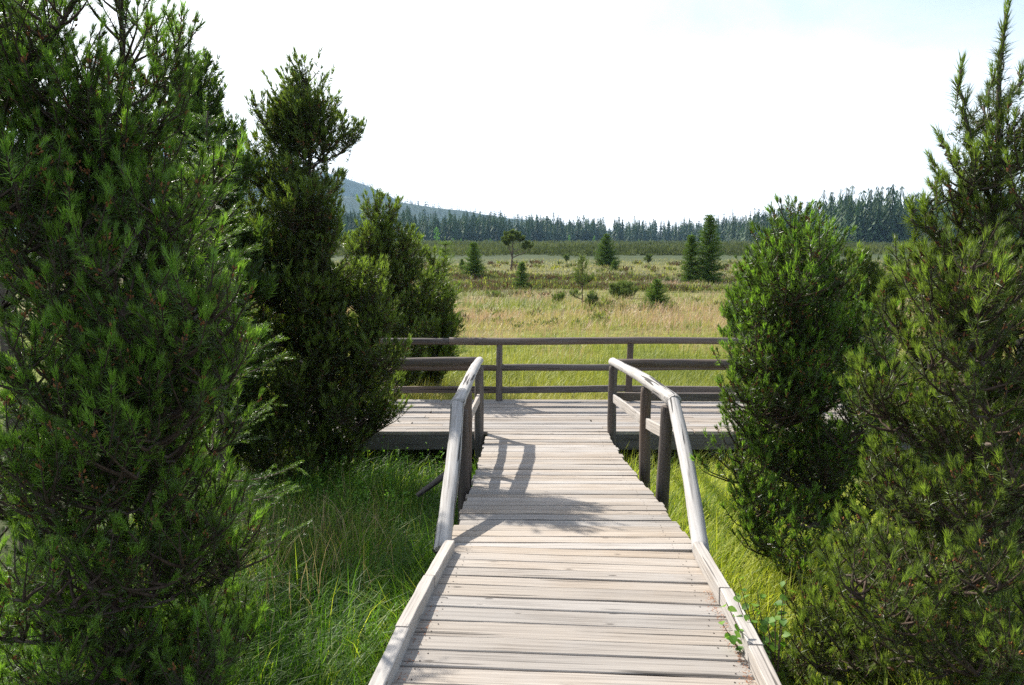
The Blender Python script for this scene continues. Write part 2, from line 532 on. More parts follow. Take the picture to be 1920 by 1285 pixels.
def far_tree_verts(r, tiers=9, n=7):
    """One far spruce of unit height: ragged drooping skirts of triangles around a stem."""
    V, F = [], []
    for i in range(tiers):
        z = 0.10 + 0.86 * i / (tiers - 1) * (1 - 0.0)
        R = 0.225 * (1 - (z - 0.06)) ** 0.8 * r.uniform(0.75, 1.15)
        a0 = r.uniform(0, 6.28)
        for k in range(n):
            a = a0 + 2 * math.pi * k / n + r.uniform(-.25, .25)
            rr = R * r.uniform(0.6, 1.25)
            w = 2.4 / n
            b = len(V)
            top = min(1.0, z + 0.13)
            V += [(0, 0, top), (rr * math.cos(a - w / 2), rr * math.sin(a - w / 2), z - rr * 0.35 + r.uniform(-.02, .02)),
                  (rr * 1.1 * math.cos(a + w / 2), rr * 1.1 * math.sin(a + w / 2), z - rr * 0.4 + r.uniform(-.02, .02))]
            F.append((b, b + 1, b + 2))
    b = len(V)
    V += [(0.012, 0, 0), (-0.008, 0.01, 0), (-0.008, -0.01, 0), (0, 0, 1.03)]
    F += [(b, b + 1, b + 3), (b + 1, b + 2, b + 3), (b + 2, b, b + 3)]
    return np.array(V), np.array(F)


_r = np.random.default_rng(3)
for _i in range(7):
    FAR_VARIANTS.append(far_tree_verts(_r, tiers=int(_r.integers(8, 11)), n=7))
HILL_VARIANTS = [far_tree_verts(_r, tiers=4, n=5) for _i in range(6)]


def far_trees(base, h, tone0=None, variants=None):
    variants = variants or FAR_VARIANTS
    Vs, Fs, Ts, off = [], [], [], 0
    idx = rng.integers(0, len(variants), len(h))
    for k, (v, f) in enumerate(variants):
        sel = np.where(idx == k)[0]
        if not len(sel): continue
        w = rng.uniform(0.8, 1.25, len(sel)) * h[sel]
        a = rng.uniform(0, 6.28, len(sel))
        c, s = np.cos(a)[:, None], np.sin(a)[:, None]
        P = np.stack([(v[:, 0] * c - v[:, 1] * s) * w[:, None], (v[:, 0] * s + v[:, 1] * c) * w[:, None], v[None, :, 2] * h[sel][:, None]], -1)
        P += base[sel][:, None, :]
        tn = rng.uniform(0.1, 0.9, len(sel)) if tone0 is None else tone0[sel]
        T = np.repeat(tn[:, None], len(v), 1)
        F = f[None] + (off + np.arange(len(sel)) * len(v))[:, None, None]
        Vs.append(P.reshape(-1, 3)); Fs.append(F.reshape(-1, 3)); Ts.append(T.ravel())
        off += len(sel) * len(v)
    return np.concatenate(Vs), np.concatenate(Fs), np.concatenate(Ts)


M_HILL = plain_material('hill_forest_floor', (0.028, 0.05, 0.028))
build_hill('distant_mountain', [(100, 300), (300, 262), (480, 285), (560, 306), (640, 330), (690, 345), (730, 366), (780, 392), (850, 425), (900, 446)], 3300, 700, M_HILL, 22, 1300)
build_hill('distant_ridge', [(380, 385), (560, 372), (660, 366), (735, 373), (800, 382), (860, 391), (930, 400), (1020, 414), (1150, 430), (1260, 444)], 2300, 500, M_HILL, 18, 1400)


# ------------------------------------------------------------------ boardwalk
def wavy_box(L, W, H, nseg=14, wob=0.004, r=None, bev=0.0035):
    """Plank centred on the origin, long in X, chamfered and with slightly uneven edges and ends."""
    r = r or rng
    xs = np.linspace(-L / 2, L / 2, nseg + 1)
    prof = np.array([(-W / 2, -H / 2), (-W / 2, H / 2 - bev), (-W / 2 + bev, H / 2), (W / 2 - bev, H / 2), (W / 2, H / 2 - bev), (W / 2, -H / 2)])
    k = len(prof)
    V = np.zeros((nseg + 1, k, 3))
    e1 = np.convolve(r.normal(0, wob, nseg + 5), np.ones(3) / 3, 'same')[2:-2]
    e2 = np.convolve(r.normal(0, wob, nseg + 5), np.ones(3) / 3, 'same')[2:-2]
    zz = np.convolve(r.normal(0, wob * 0.6, nseg + 5), np.ones(5) / 5, 'same')[2:-2]
    V[:, :, 0] = xs[:, None]
    V[:, :, 1] = prof[None, :, 0] + np.where(prof[None, :, 0] < 0, e1[:, None], e2[:, None])
    V[:, :, 2] = prof[None, :, 1] + zz[:, None]
    V[0, :, 0] += r.uniform(-0.01, 0.01); V[-1, :, 0] += r.uniform(-0.01, 0.01)
    V = V.reshape(-1, 3)
    F = []
    for i in range(nseg):
        for j in range(k):
            j2 = (j + 1) % k
            F.append((i * k + j, i * k + j2, (i + 1) * k + j2, (i + 1) * k + j))
    caps = np.array([list(range(k))[::-1], [nseg * k + j for j in range(k)]])
    F = np.array(F)[:, ::-1]
    return V, [F, caps[:, ::-1]]


def log_mesh(name, L, R0, R1, m=14, nseg=26, bow=0.012, lump=0.05, r=None):
    """Peeled round timber along +X from 0 to L, tapering R0..R1, slightly bowed and lumpy, ends cut and eased."""
    r = r or rng
    ts = np.linspace(0, 1, nseg + 1)
    R = R0 + (R1 - R0) * ts
    ph = r.uniform(0, 6.28, 4)
    R = R * (1 + lump * 0.6 * np.sin(ts * L * 5 + ph[0]) * r.uniform(0.3, 1) + lump * np.convolve(r.normal(0, 1, nseg + 1), np.ones(3) / 3, 'same') * 0.6)
    bow = bow * min(1, L / 2.5)
    cy = bow * np.sin(ts * math.pi + ph[1]) ; cz = bow * np.sin(ts * math.pi * 1.5 + ph[2])
    cy -= np.interp(ts, [0, 1], [cy[0], cy[-1]]); cz -= np.interp(ts, [0, 1], [cz[0], cz[-1]])
    ring = []
    tsx = list(ts * L); rr = list(R); yy = list(cy); zz = list(cz)
    tsx = [tsx[0] - 0.0] + tsx + [tsx[-1]]
    rr = [rr[0] * 0.86] + rr + [rr[-1] * 0.86]; yy = [yy[0]] + yy + [yy[-1]]; zz = [zz[0]] + zz + [zz[-1]]
    tsx[1] += 0.006; tsx[-2] -= 0.006
    th = np.arange(m) * 2 * math.pi / m
    ov = 1 + 0.05 * np.cos(2 * th + ph[3]) + r.normal(0, 0.012, m)
    V = np.stack([np.repeat(np.array(tsx)[:, None], m, 1),
                  np.array(yy)[:, None] + np.array(rr)[:, None] * ov * np.cos(th),
                  np.array(zz)[:, None] + np.array(rr)[:, None] * ov * np.sin(th)], -1)
    k = len(tsx)
    V = V.reshape(-1, 3)
    F = []
    for i in range(k - 1):
        for j in range(m):
            F.append((i * m + j, i * m + (j + 1) % m, (i + 1) * m + (j + 1) % m, (i + 1) * m + j))
    F = np.array(F)[:, ::-1]
    caps = np.array([list(range(m))[::-1], [(k - 1) * m + j for j in range(m)]])
    me = np_mesh(name, V, [F, caps], smooth=True)
    fl = np.ones(len(me.polygons), bool); fl[-2:] = False
    me.polygons.foreach_set('use_smooth', fl)
    return me


def place_along(o, p0, p1, roll=0.0):
    """Put an object built along local +X so that its origin is at p0 and its X axis points at p1."""
    p0, p1 = Vector(p0), Vector(p1)
    q = (p1 - p0).to_track_quat('X', 'Z')
    o.rotation_euler = (q @ Matrix.Rotation(roll, 3, 'X').to_quaternion()).to_euler()
    o.location = p0


def log(name, p0, p1, r0, r1, parent, mat, label=None, **kw):
    L = (Vector(p1) - Vector(p0)).length
    o = link(name, log_mesh(name, L, r0, r1, **kw), parent, mat)
    place_along(o, p0, p1, random.uniform(0, 6.28))
    if label: o['label'] = label
    return o


def board(name, p0, p1, W, H, parent, mat, label=None, wob=0.004, nseg=14):
    """Board from p0 to p1 along its centre line, W wide (horizontal), H thick (vertical)."""
    p0, p1 = Vector(p0), Vector(p1)
    L = (p1 - p0).length
    V, F = wavy_box(L, W, H, nseg=nseg, wob=wob)
    o = link(name, np_mesh(name, V, F), parent, mat)
    place_along(o, (p0 + p1) / 2, p1)
    if label: o['label'] = label
    return o


walk = empty('boardwalk', (0.35, 5.0, 0.4))
tag(walk, kind='structure')
y = 1.5
while y < 9.17:
    w = random.uniform(0.118, 0.150)
    if y < 4: w *= 1.02
    gap = random.choice((0.005, 0.006, 0.008, 0.010, 0.013))
    yc = y + w / 2
    if yc + w / 2 > 9.2: w = 9.2 - y; yc = y + w / 2
    cx = float(ramp_cx(yc)); slope = float((ramp_z(yc + 0.2) - ramp_z(yc - 0.2)) / 0.4)
    L = 1.45 + random.uniform(-0.012, 0.018)
    V, F = wavy_box(L, w, 0.04, nseg=16, wob=0.0022)
    o = link('plank', np_mesh('plank', V, F), walk, M_PLANK)
    tilt = 0.075 if yc < 4.3 else 0.015
    o.location = (cx + random.uniform(-0.012, 0.012), yc, float(ramp_z(yc)) - 0.02 + random.uniform(-0.003, 0.003))
    o.rotation_euler = (math.atan(slope) + random.uniform(-0.018, 0.018), random.uniform(-0.004, 0.004), -tilt + random.uniform(-0.0025, 0.0025))
    y += w + gap
# nail heads, two rows where the stringers run below
nv = []
for o in [c for c in walk.children if c.name.startswith('plank')]:
    M = o.rotation_euler.to_matrix()
    for xo in (-0.6, 0.6):
        for yo in (-0.035, 0.035):
            p = o.location + M @ Vector((xo + random.uniform(-0.015, 0.015), yo + random.uniform(-0.008, 0.008), 0.0225))
            nv.append([(p + M @ Vector((0.0040 * math.cos(a), 0.0040 * math.sin(a), 0))) for a in np.arange(6) * math.pi / 3])
nail_mat = plain_material('rusty_nail', (0.05, 0.038, 0.032), 0.6)
tag(link('nail_heads', np_mesh('nail_heads', np.array(nv).reshape(-1, 3), np.arange(len(nv) * 6).reshape(-1, 6)), walk, nail_mat), kind='stuff')
# stringers and legs under the ramp
for side in (-0.6, 0.6):
    for y0, y1 in zip((1.5, 2.72, 3.26, 4.3, 4.69, 5.68, 6.63, 7.67, 8.58), (2.72, 3.26, 4.3, 4.69, 5.68, 6.63, 7.67, 8.58, 9.15)):
        a = (float(ramp_cx(y0)) + side, y0, float(ramp_z(y0)) - 0.125); b = (float(ramp_cx(y1)) + side, y1, float(ramp_z(y1)) - 0.125)
        o = board('stringer', a, b, 0.08, 0.14, walk, M_FASCIA)
# kerb boards
for s in (-1, 1):
    ys_ = [1.6, 2.85, 3.45, 4.22] if s > 0 else [1.6, 3.02, 3.62, 4.25]
    for k in range(3):
        y0, y1 = ys_[k] + 0.003, ys_[k + 1] - 0.003
        off = s * (0.725 - 0.022 + (0.004 if k % 2 else 0))
        h = 0.075
        a = (float(ramp_cx(y0)) + off, y0, float(ramp_z(y0)) + h / 2 + 0.001); b = (float(ramp_cx(y1)) + off, y1, float(ramp_z(y1)) + h / 2 + 0.001)
        board('kerb_board', a, b, 0.055, h, walk, M_KERB, wob=0.002)

YF, YB = 9.24, 11.0
deck = empty('viewing_platform', (1.0, 10.1, 0.0))
tag(deck, kind='structure')
y = YF - 0.035
row = 0
joints = [[-5.2, -1.15, 2.35, 5.6, 8.0], [-5.2, -2.6, 1.0, 4.4, 8.0], [-5.2, -0.95, 2.9, 6.1, 8.0]]
while y < YB + 0.02:
    w = random.uniform(0.105, 0.13)
    js = joints[row % 3]
    dj = random.uniform(-0.15, 0.15)
    for k in range(len(js) - 1):
        x0 = js[k] + (dj if k else 0) + 0.003; x1 = js[k + 1] + (dj if k < len(js) - 2 else 0) - 0.003
        V, F = wavy_box(x1 - x0, w, 0.04, nseg=16, wob=0.0035)
        o = link('deck_board', np_mesh('deck_board', V, F), deck, M_DECK)
        o.location = ((x0 + x1) / 2, y + w / 2, -0.02 + random.uniform(-0.003, 0.003))
        o.rotation_euler = (random.uniform(-0.012, 0.012), random.uniform(-0.001, 0.001), random.uniform(-0.001, 0.001))
    y += w + random.choice((0.005, 0.007, 0.011))
    row += 1
for x0, x1 in ((-5.2, -0.40), (1.16, 4.4), (4.41, 8.0)):
    board('fascia_board', (x0, YF - 0.01, -0.135), (x1, YF - 0.01, -0.135), 0.045, 0.18, deck, M_FASCIA)
board('fascia_board', (-5.2, YB + 0.07, -0.135), (8.0, YB + 0.07, -0.135), 0.045, 0.18, deck, M_FASCIA)
for x in np.arange(-4.8, 8, 1.6):
    board('joist', (x, YF + 0.05, -0.12), (x, YB + 0.03, -0.12), 0.07, 0.15, deck, M_FASCIA)
for x in np.arange(-4.8, 8, 1.6):
    for yy_ in (YF + 0.12, YB - 0.1):
        log('support_post', (x + 0.09, yy_, -0.62), (x + 0.09, yy_, -0.05), 0.055, 0.055, deck, M_POST, nseg=6)


# ------------------------------------------------------------------ railings
def railing(name, loc, label, cat='railing', group=None):
    o = empty(name, loc)
    return tag(o, label, cat, group)


G = 'log railings of the boardwalk and platform'
# back railing
t = railing('railing', (1.0, YB + 0.05, 0), 'long log railing along the far edge of the platform, facing the open bog', group=G)
PX = [-3.90, -2.04, -0.176, 1.684, 3.55, 5.40, 7.25]
for x in PX:
    log('post', (x, YB + 0.035, -0.45), (x + random.uniform(-0.012, 0.012), YB + 0.035, 0.83), 0.052, 0.047, t, M_POST)
for x0, x1 in ((-5.1, -0.9), (-0.895, 3.3), (3.305, 7.9)):
    log('top_rail', (x0, YB + 0.03, 0.864), (x1, YB + 0.03, 0.858), 0.054, 0.049, t, M_POST, bow=0.015, nseg=34)
for i in range(len(PX) - 1):
    log('middle_rail', (PX[i] + 0.03, YB + 0.035, 0.482 + random.uniform(-.01, .01)), (PX[i + 1] - 0.03, YB + 0.035, 0.482 + random.uniform(-.01, .01)), 0.049, 0.043, t, M_POST)
    o = board('lower_rail', (PX[i] + 0.035, YB + 0.035, 0.158 + random.uniform(-.008, .008)), (PX[i + 1] - 0.035, YB + 0.035, 0.158 + random.uniform(-.012, .02)), 0.05, 0.092, t, M_POST, wob=0.008)
log('end_post', (-5.05, YB + 0.035, -0.45), (-5.05, YB + 0.035, 0.83), 0.05, 0.047, t, M_POST)

# front railing, left piece
t = railing('railing', (-2.6, YF - 0.03, 0), 'short single-log railing on the near platform edge, running behind the dark pines', group=G)
log('top_rail', (-5.1, YF + 0.0, 0.845), (-0.42, YF + 0.0, 0.846), 0.055, 0.056, t, M_POST, nseg=30)
for x in (-4.9, -3.2, -2.0):
    log('post', (x, YF - 0.05, -0.45), (x, YF - 0.02, 0.80), 0.052, 0.048, t, M_POST)
# front railing, right piece
t = railing('railing', (3.6, YF - 0.03, 0), 'log railing with a lower board on the near platform edge, ending in the bushy pine', group=G)
log('top_rail', (1.24, YF + 0.0, 0.828), (5.4, YF + 0.0, 0.80), 0.052, 0.056, t, M_POST, nseg=30)
board('lower_rail', (1.25, YF + 0.0, 0.425), (5.3, YF + 0.0, 0.405), 0.045, 0.095, t, M_POST, wob=0.008)
for x in (3.1, 5.2):
    log('post', (x, YF - 0.05, -0.45), (x, YF - 0.03, 0.79), 0.052, 0.048, t, M_POST)


def ramp_rail(side, A, kink, foot, yB, label, brace=False):
    t = railing('handrail', (float(A[0]), 7.0, 0), label, 'handrail', 'bent log handrails of the ramp')
    A, kink, foot = Vector(A), Vector(kink), Vector(foot)
    d = (A - kink).normalized()
    log('handrail_log', kink - d * 0.03, A + d * 0.06, 0.056, 0.048, t, M_RAIL, bow=0.018, nseg=34, lump=0.06, m=18)
    o = log('sloping_log', foot, kink + (kink - foot).normalized() * 0.035, 0.047, 0.049, t, M_RAIL, bow=0.012, nseg=34, lump=0.05, m=18)
    px = A.x + side * 0.005
    log('post', (A.x - side * 0.0, YF - 0.085, -0.35), (A.x, YF - 0.085, A.z - 0.045), 0.056, 0.052, t, M_POST)
    zB = kink.z + (A.z - kink.z) * (yB - kink.y) / (A.y - kink.y)
    xB = kink.x + (A.x - kink.x) * (yB - kink.y) / (A.y - kink.y)
    gy = float(ground_z(xB, yB))
    log('post', (xB + side * 0.005, yB, gy - 0.1), (xB, yB, zB - 0.04), 0.054, 0.050, t, M_POST)
    gy2 = float(ground_z(kink.x, kink.y))
    log('post', (kink.x - side * 0.045, kink.y + 0.12, gy2 - 0.1), (kink.x - side * 0.03, kink.y + 0.10, kink.z - 0.065), 0.056, 0.049, t, M_POST)
    # middle boards between the posts
    zr = lambda yy: float(ramp_z(yy)) + 0.44
    y0, y1 = kink.y + 0.16, yB - 0.055
    xl = lambda yy: kink.x + (A.x - kink.x) * (yy - kink.y) / (A.y - kink.y)
    board('middle_rail', (xl(y0), y0, zr(y0)), (xl(y1), y1, zr(y1)), 0.03, 0.095, t, M_KERB)
    y0, y1 = yB + 0.055, YF - 0.15
    board('middle_rail', (xl(y0), y0, zr(y0)), (xl(y1), y1, zr(y1) - 0.01), 0.03, 0.095, t, M_KERB)
    if brace:
        p = at(838, 888, 6.2); q = at(782, 930, 6.1)
        log('brace', tuple(q), tuple(p), 0.022, 0.028, t, M_POST, nseg=10, bow=0.003)
    return t


ramp_rail(-1, (-0.392, YF - 0.05, 0.862), (-0.432, 6.05, 1.005), (-0.405, 4.30, 0.52), 7.05, 'bent grey log handrail on the shaded pine side of the ramp, with a loose brace', brace=True)
ramp_rail(1, (1.205, YF - 0.05, 0.852), (1.275, 6.05, 1.035), (1.085, 4.28, 0.52), 7.15, 'bent sun-bleached log handrail on the ramp side towards the bright open grass')


# ------------------------------------------------------------------ plant generators
def make_shoot(L, n, nl, nw, r, a0=62, a1=22):
    """A needle-covered twig along +Z from 0 to L: verts (3n,3), one triangle each, and a tone offset for each needle."""
    u = np.sort(r.uniform(0.0, 1.0, n)) ** 0.85
    az = np.arange(n) * 2.39996 + r.normal(0, 0.3, n)
    ang = np.radians(a0 + (a1 - a0) * u + r.normal(0, 9, n))
    ln = nl * r.uniform(0.8, 1.15, n) * (1 - 0.2 * u)
    return needles(u * L, az, ang, ln, nw, r), r.normal(0, 0.06, n)


def needles(h, az, ang, ln, nw, r):
    n = len(h)
    rad = np.stack([np.cos(az), np.sin(az), 0 * az], -1)
    d = rad * np.sin(ang)[:, None] + np.array([0, 0, 1.0]) * np.cos(ang)[:, None]
    p = np.array([0, 0, 1.0]) * np.asarray(h)[:, None] + rad * 0.004
    side = norm(np.cross(d, norm(r.normal(0, 1, (n, 3)))))
    tip = p + d * ln[:, None]
    return np.stack([p - side * nw / 2, p + side * nw / 2, tip], 1).reshape(-1, 3)


def pine_shoot(L, n_new, n_old, nl, nw, r):
    """Mountain pine shoot: a blunt fresh brush on top, a bare stretch with male cones below it, last year's needles spreading underneath."""
    hn = L * r.uniform(0.60, 0.98, n_new)
    an = np.radians(np.clip(r.normal(20, 8, n_new), 3, 45))
    V1 = needles(hn, r.uniform(0, 6.28, n_new), an, np.clip(L * 1.24 - hn, 0.3 * nl, nl) * r.uniform(0.85, 1.05, n_new), nw, r)
    ho = L * r.uniform(-0.25, 0.42, n_old)
    ao = np.radians(np.clip(r.normal(62, 13, n_old), 25, 95))
    V2 = needles(ho, r.uniform(0, 6.28, n_old), ao, nl * r.uniform(0.8, 1.1, n_old), nw * 0.9, r)
    return np.concatenate([V1, V2]), np.concatenate([r.normal(0.20, 0.07, n_new), r.normal(-0.12, 0.09, n_old)])


def frames(d, r):
    """Rotation matrices (n,3,3) taking +Z to d with a random roll."""
    d = norm(d)
    ref = np.where(np.abs(d[:, 2:3]) > 0.9, np.array([1.0, 0, 0]), np.array([0, 0, 1.0]))
    a = norm(np.cross(ref, d)); b = np.cross(d, a)
    t = r.uniform(0, 6.283, len(d))[:, None]
    a2 = a * np.cos(t) + b * np.sin(t); b2 = np.cross(d, a2)
    return np.stack([a2, b2, d], -1)


def place_protos(protos, pos, dirs, scale, tone, r):
    """Copies of random prototypes at each position: verts, tone per vertex."""
    M = frames(dirs, r)
    idx = r.integers(0, len(protos), len(pos))
    Vs, Ts = [], []
    for k, (p, po) in enumerate(protos):
        s = np.where(idx == k)[0]
        if not len(s): continue
        v = np.einsum('nij,vj->nvi', M[s], p) * scale[s][:, None, None] + pos[s][:, None, :]
        Vs.append(v.reshape(-1, 3))
        tt = tone[s][:, None] + po[None, :].repeat(3, 1) + 0 * s[:, None]
        Ts.append(tt.ravel())
    V = np.concatenate(Vs); T = np.clip(np.concatenate(Ts), 0, 1)
    F = np.arange(len(V)).reshape(-1, 3)
    return V, F, T


_r = np.random.default_rng(21)
SHOOTS = {
    'near': [pine_shoot(_r.uniform(0.13, 0.19), 50, 40, 0.050, 0.0038, _r) for _ in range(12)],
    'mid': [pine_shoot(_r.uniform(0.12, 0.17), 24, 20, 0.048, 0.0072, _r) for _ in range(10)],
    'midfar': [pine_shoot(_r.uniform(0.12, 0.17), 18, 14, 0.048, 0.0092, _r) for _ in range(10)],
    'far': [make_shoot(_r.uniform(0.09, 0.15), 26, 0.060, 0.0125, _r, 55, 20) for _ in range(8)],
    'vfar': [make_shoot(_r.uniform(0.12, 0.2), 16, 0.10, 0.03, _r) for _ in range(8)],
}


def bezier(p0, p1, p2, p3, n):
    t = np.linspace(0, 1, n)[:, None]
    return (1 - t) ** 3 * p0 + 3 * (1 - t) ** 2 * t * p1 + 3 * (1 - t) * t ** 2 * p2 + t ** 3 * p3


def pine(name, label, base, leaders, lod='near', group=None, mat=None, trunk_r=0.05, step=0.085, whorl=3, shoot_gap=0.075, bias=0.0, seed=1,
         cones=True, up=0.55, fresh=0.12, cat='pine', spread=1.0, ss_=1.0, amax=15):
    """Mountain pine: rising stems from one base, each with curved side branches that end in needle brushes pointing up.
    leaders: (tip xyz, foliage radius, foliage length)."""
    r = np.random.default_rng(seed)
    base = np.array(base, float)
    root = empty(name, tuple(base))
    tag(root, label, cat, group)
    bp, br, sp, sd, ss, st, tw0, tw1, cp = [], [], [], [], [], [], [], [], []
    upv = np.array([0, 0, 1.0])
    stems = []
    for li, (tip, R, FL) in enumerate(leaders):
        tip = np.array(tip, float)
        if R > 0.05 and lod in ('near', 'mid', 'midfar', 'far'): tip[2] -= 0.13 * ss_
        b0 = base + np.append(r.normal(0, 0.05, 2), 0); r0 = trunk_r
        tan0 = None
        if stems:
            best = None
            for (SP, SR) in stems:
                c = SP[2:amax]
                dv = tip - c
                hor = np.linalg.norm(dv[:, :2], axis=1)
                cost = np.linalg.norm(dv, axis=1) + np.where(dv[:, 2] < 0.35 * hor + 0.05, 5, 0) + np.where(np.linalg.norm(dv, axis=1) < min(0.8 * FL, 0.9), 1.5, 0) + r.uniform(0, 0.12, len(c))
                i = int(np.argmin(cost))
                if best is None or cost[i] < best[0]: best = (cost[i], c[i], SR[2 + i], norm(SP[3 + i] - SP[1 + i]))
            if best[0] < 4.5:
                b0, r0, tan0 = best[1], best[2] * 0.8, best[3]
        h = max(tip[2] - b0[2], 0.15)
        flat = (tip - b0) * np.array([1, 1, 0])
        if tan0 is None: c1 = b0 + flat * 0.55 + upv * h * 0.22
        else: c1 = b0 + tan0 * h * 0.2 + flat * 0.4 + upv * h * 0.08
        P = bezier(b0, c1, tip - upv * h * 0.38 - flat * 0.05, tip, 18)
        P[1:-1] += r.normal(0, 0.010, (16, 3))
        seg = np.linalg.norm(np.diff(P, axis=0), axis=1)
        s = np.concatenate([[0], np.cumsum(seg)]); Ls = s[-1]
        r0 = min(r0, 0.010 + 0.022 * Ls) if tan0 is not None else r0
        rr = np.interp(s / Ls, [0, 0.15, 1], [r0, r0 * 0.85, 0.006])
        stems.append((P, rr))
        V, Q = tubes(P[None], rr[None], 6 if lod == 'near' else 5)
        link('stem', np_mesh('stem', V, Q, smooth=True), root, M_BARK)
        FL = min(FL, Ls * 0.92)
        d = 0.05
        while d < FL:
            pos = np.array([np.interp(Ls - d, s, P[:, i]) for i in range(3)])
            for _ in range(whorl if R > 0.05 else 0):
                l = R * (1 - math.exp(-(d + 0.05) / (R * 1.15))) * r.uniform(0.55, 1.15) + 0.03
                az = r.uniform(0, 2 * math.pi)
                hd = np.array([math.cos(az), math.sin(az), 0]) * spread
                e0 = math.radians(r.uniform(18, 50) - 22 * d / FL)
                k = np.linspace(0, 1, 6)[:, None]
                pts = pos + l * (k * (hd * math.cos(e0) + upv * math.sin(e0)) + k ** 2 * upv * up * 0.6) + np.concatenate([np.zeros((1, 3)), np.cumsum(r.normal(0, 0.004, (5, 3)), axis=0)])
                bp.append(pts); br.append(np.linspace(0.006 + 0.010 * l, 0.0032, 6))
                tan = norm(np.gradient(pts, axis=0))
                m = max(2, int(l / shoot_gap))
                for j in range(m):
                    f = 1.0 if j == 0 else r.uniform(0.25, 0.97)
                    q = f * 5; i0 = min(int(q), 4); w = q - i0
                    bpnt = pts[i0] * (1 - w) + pts[i0 + 1] * w
                    tg = tan[i0]
                    if j == 0:
                        dr = norm(tg + upv * 0.9 + r.normal(0, 0.15, 3)); sub = 0.0
                    else:
                        sd_ = np.cross(tg, upv); sd_ = sd_ / max(np.linalg.norm(sd_), 1e-6)
                        dr = norm(tg * 0.7 + sd_ * r.choice((-1, 1)) * r.uniform(0.2, 0.9) + upv * r.uniform(0.3, 1.15)); sub = r.uniform(0.01, 0.09) * min(1, l / 0.25 + 0.3)
                    p0 = bpnt + dr * sub
                    sc = r.uniform(0.75, 1.15) * (1.1 if j == 0 else 0.92) * ss_
                    sp.append(p0); sd.append(dr); ss.append(sc)
                    tn = np.clip(r.normal(0.30, 0.14), 0.02, 1) + (0.25 if j == 0 else 0) + bias
                    if r.uniform() < fresh: tn += 0.35
                    st.append(tn)
                    tw0.append(bpnt); tw1.append(p0 + dr * 0.14 * sc)
                    if cones and r.uniform() < 0.27: cp.append((p0 + dr * 0.06 * sc, dr))
            d += step * r.uniform(0.7, 1.3)
        # the leader itself is clothed with needles, a brush at its end
        lg = 0.055 if R <= 0.05 else 0.085
        n = max(2, int(min(FL, 0.6 if R > 0.05 else FL) / lg))
        for j in range(n):
            q = Ls - j * lg
            pos = np.array([np.interp(q, s, P[:, i]) for i in range(3)])
            p2 = np.array([np.interp(q - 0.05, s, P[:, i]) for i in range(3)])
            dr = norm(pos - p2 + r.normal(0, 0.004, 3))
            sp.append(pos - dr * 0.17 * ss_); sd.append(dr); ss.append((1.1 if R > 0.05 else 1.5) * ss_); st.append(np.clip(0.55 - 0.05 * j + bias + r.normal(0, 0.08), 0, 1))
            tw0.append(pos - dr * 0.17 * ss_); tw1.append(pos - dr * 0.02)
    bp = np.array(bp); br = np.array(br)
    bp, br = bp[:, [0, 2, 4, 5]], br[:, [0, 2, 4, 5]]
    V1, Q1 = tubes(bp, br, 4 if lod == 'near' else 3)
    tp = np.stack([np.array(tw0), np.array(tw1)], 1)
    if lod != 'near':
        sdw = norm(np.cross(tp[:, 1] - tp[:, 0], r.normal(0, 1, (len(tp), 3)))) * 0.003
        V2 = np.stack([tp[:, 0] - sdw, tp[:, 0] + sdw, tp[:, 1] + sdw * 0.6, tp[:, 1] - sdw * 0.6], 1).reshape(-1, 3)
        Q2 = np.arange(len(V2)).reshape(-1, 4)
    else: V2, Q2 = tubes(tp, np.tile([0.0032, 0.0022], (len(tp), 1)) * (1.0 if lod == 'near' else 1.4), 3)
    o = link('branches', np_mesh('branches', np.concatenate([V1, V2]), [np.concatenate([Q1, Q2 + len(V1)])], smooth=True), root, M_TWIG)
    tag(o, kind='stuff')
    V, F, T = place_protos(SHOOTS[lod], np.array(sp), np.array(sd), np.array(ss), np.array(st), r)
    o = link('foliage', np_mesh('foliage', V, F, {'tone': T}), root, mat or M_NEEDLE)
    tag(o, kind='stuff')
    if cones and cp:
        c0 = np.array([c[0] for c in cp]); cd = np.array([c[1] for c in cp])
        k = 5
        off = r.normal(0, 1, (len(cp), k, 3)); off = norm(off) * r.uniform(0.004, 0.010, (len(cp), k, 1))
        P0 = c0[:, None] + cd[:, None] * r.uniform(-0.01, 0.04, (len(cp), k, 1)) + off
        P1 = P0 + cd[:, None] * 0.012 + off * 0.8
        pts = np.stack([P0.reshape(-1, 3), (P0 * 0.5 + P1 * 0.5).reshape(-1, 3), P1.reshape(-1, 3)], 1)
        V, Q = tubes(pts, np.tile([0.002, 0.0046, 0.0008], (len(pts), 1)), 3)
        o = link('cones', np_mesh('cones', V, Q), root, M_CONE)
        tag(o, kind='stuff')
    print(name, label[:30], 'shoots', len(sp), 'tris', len(F))
    return root


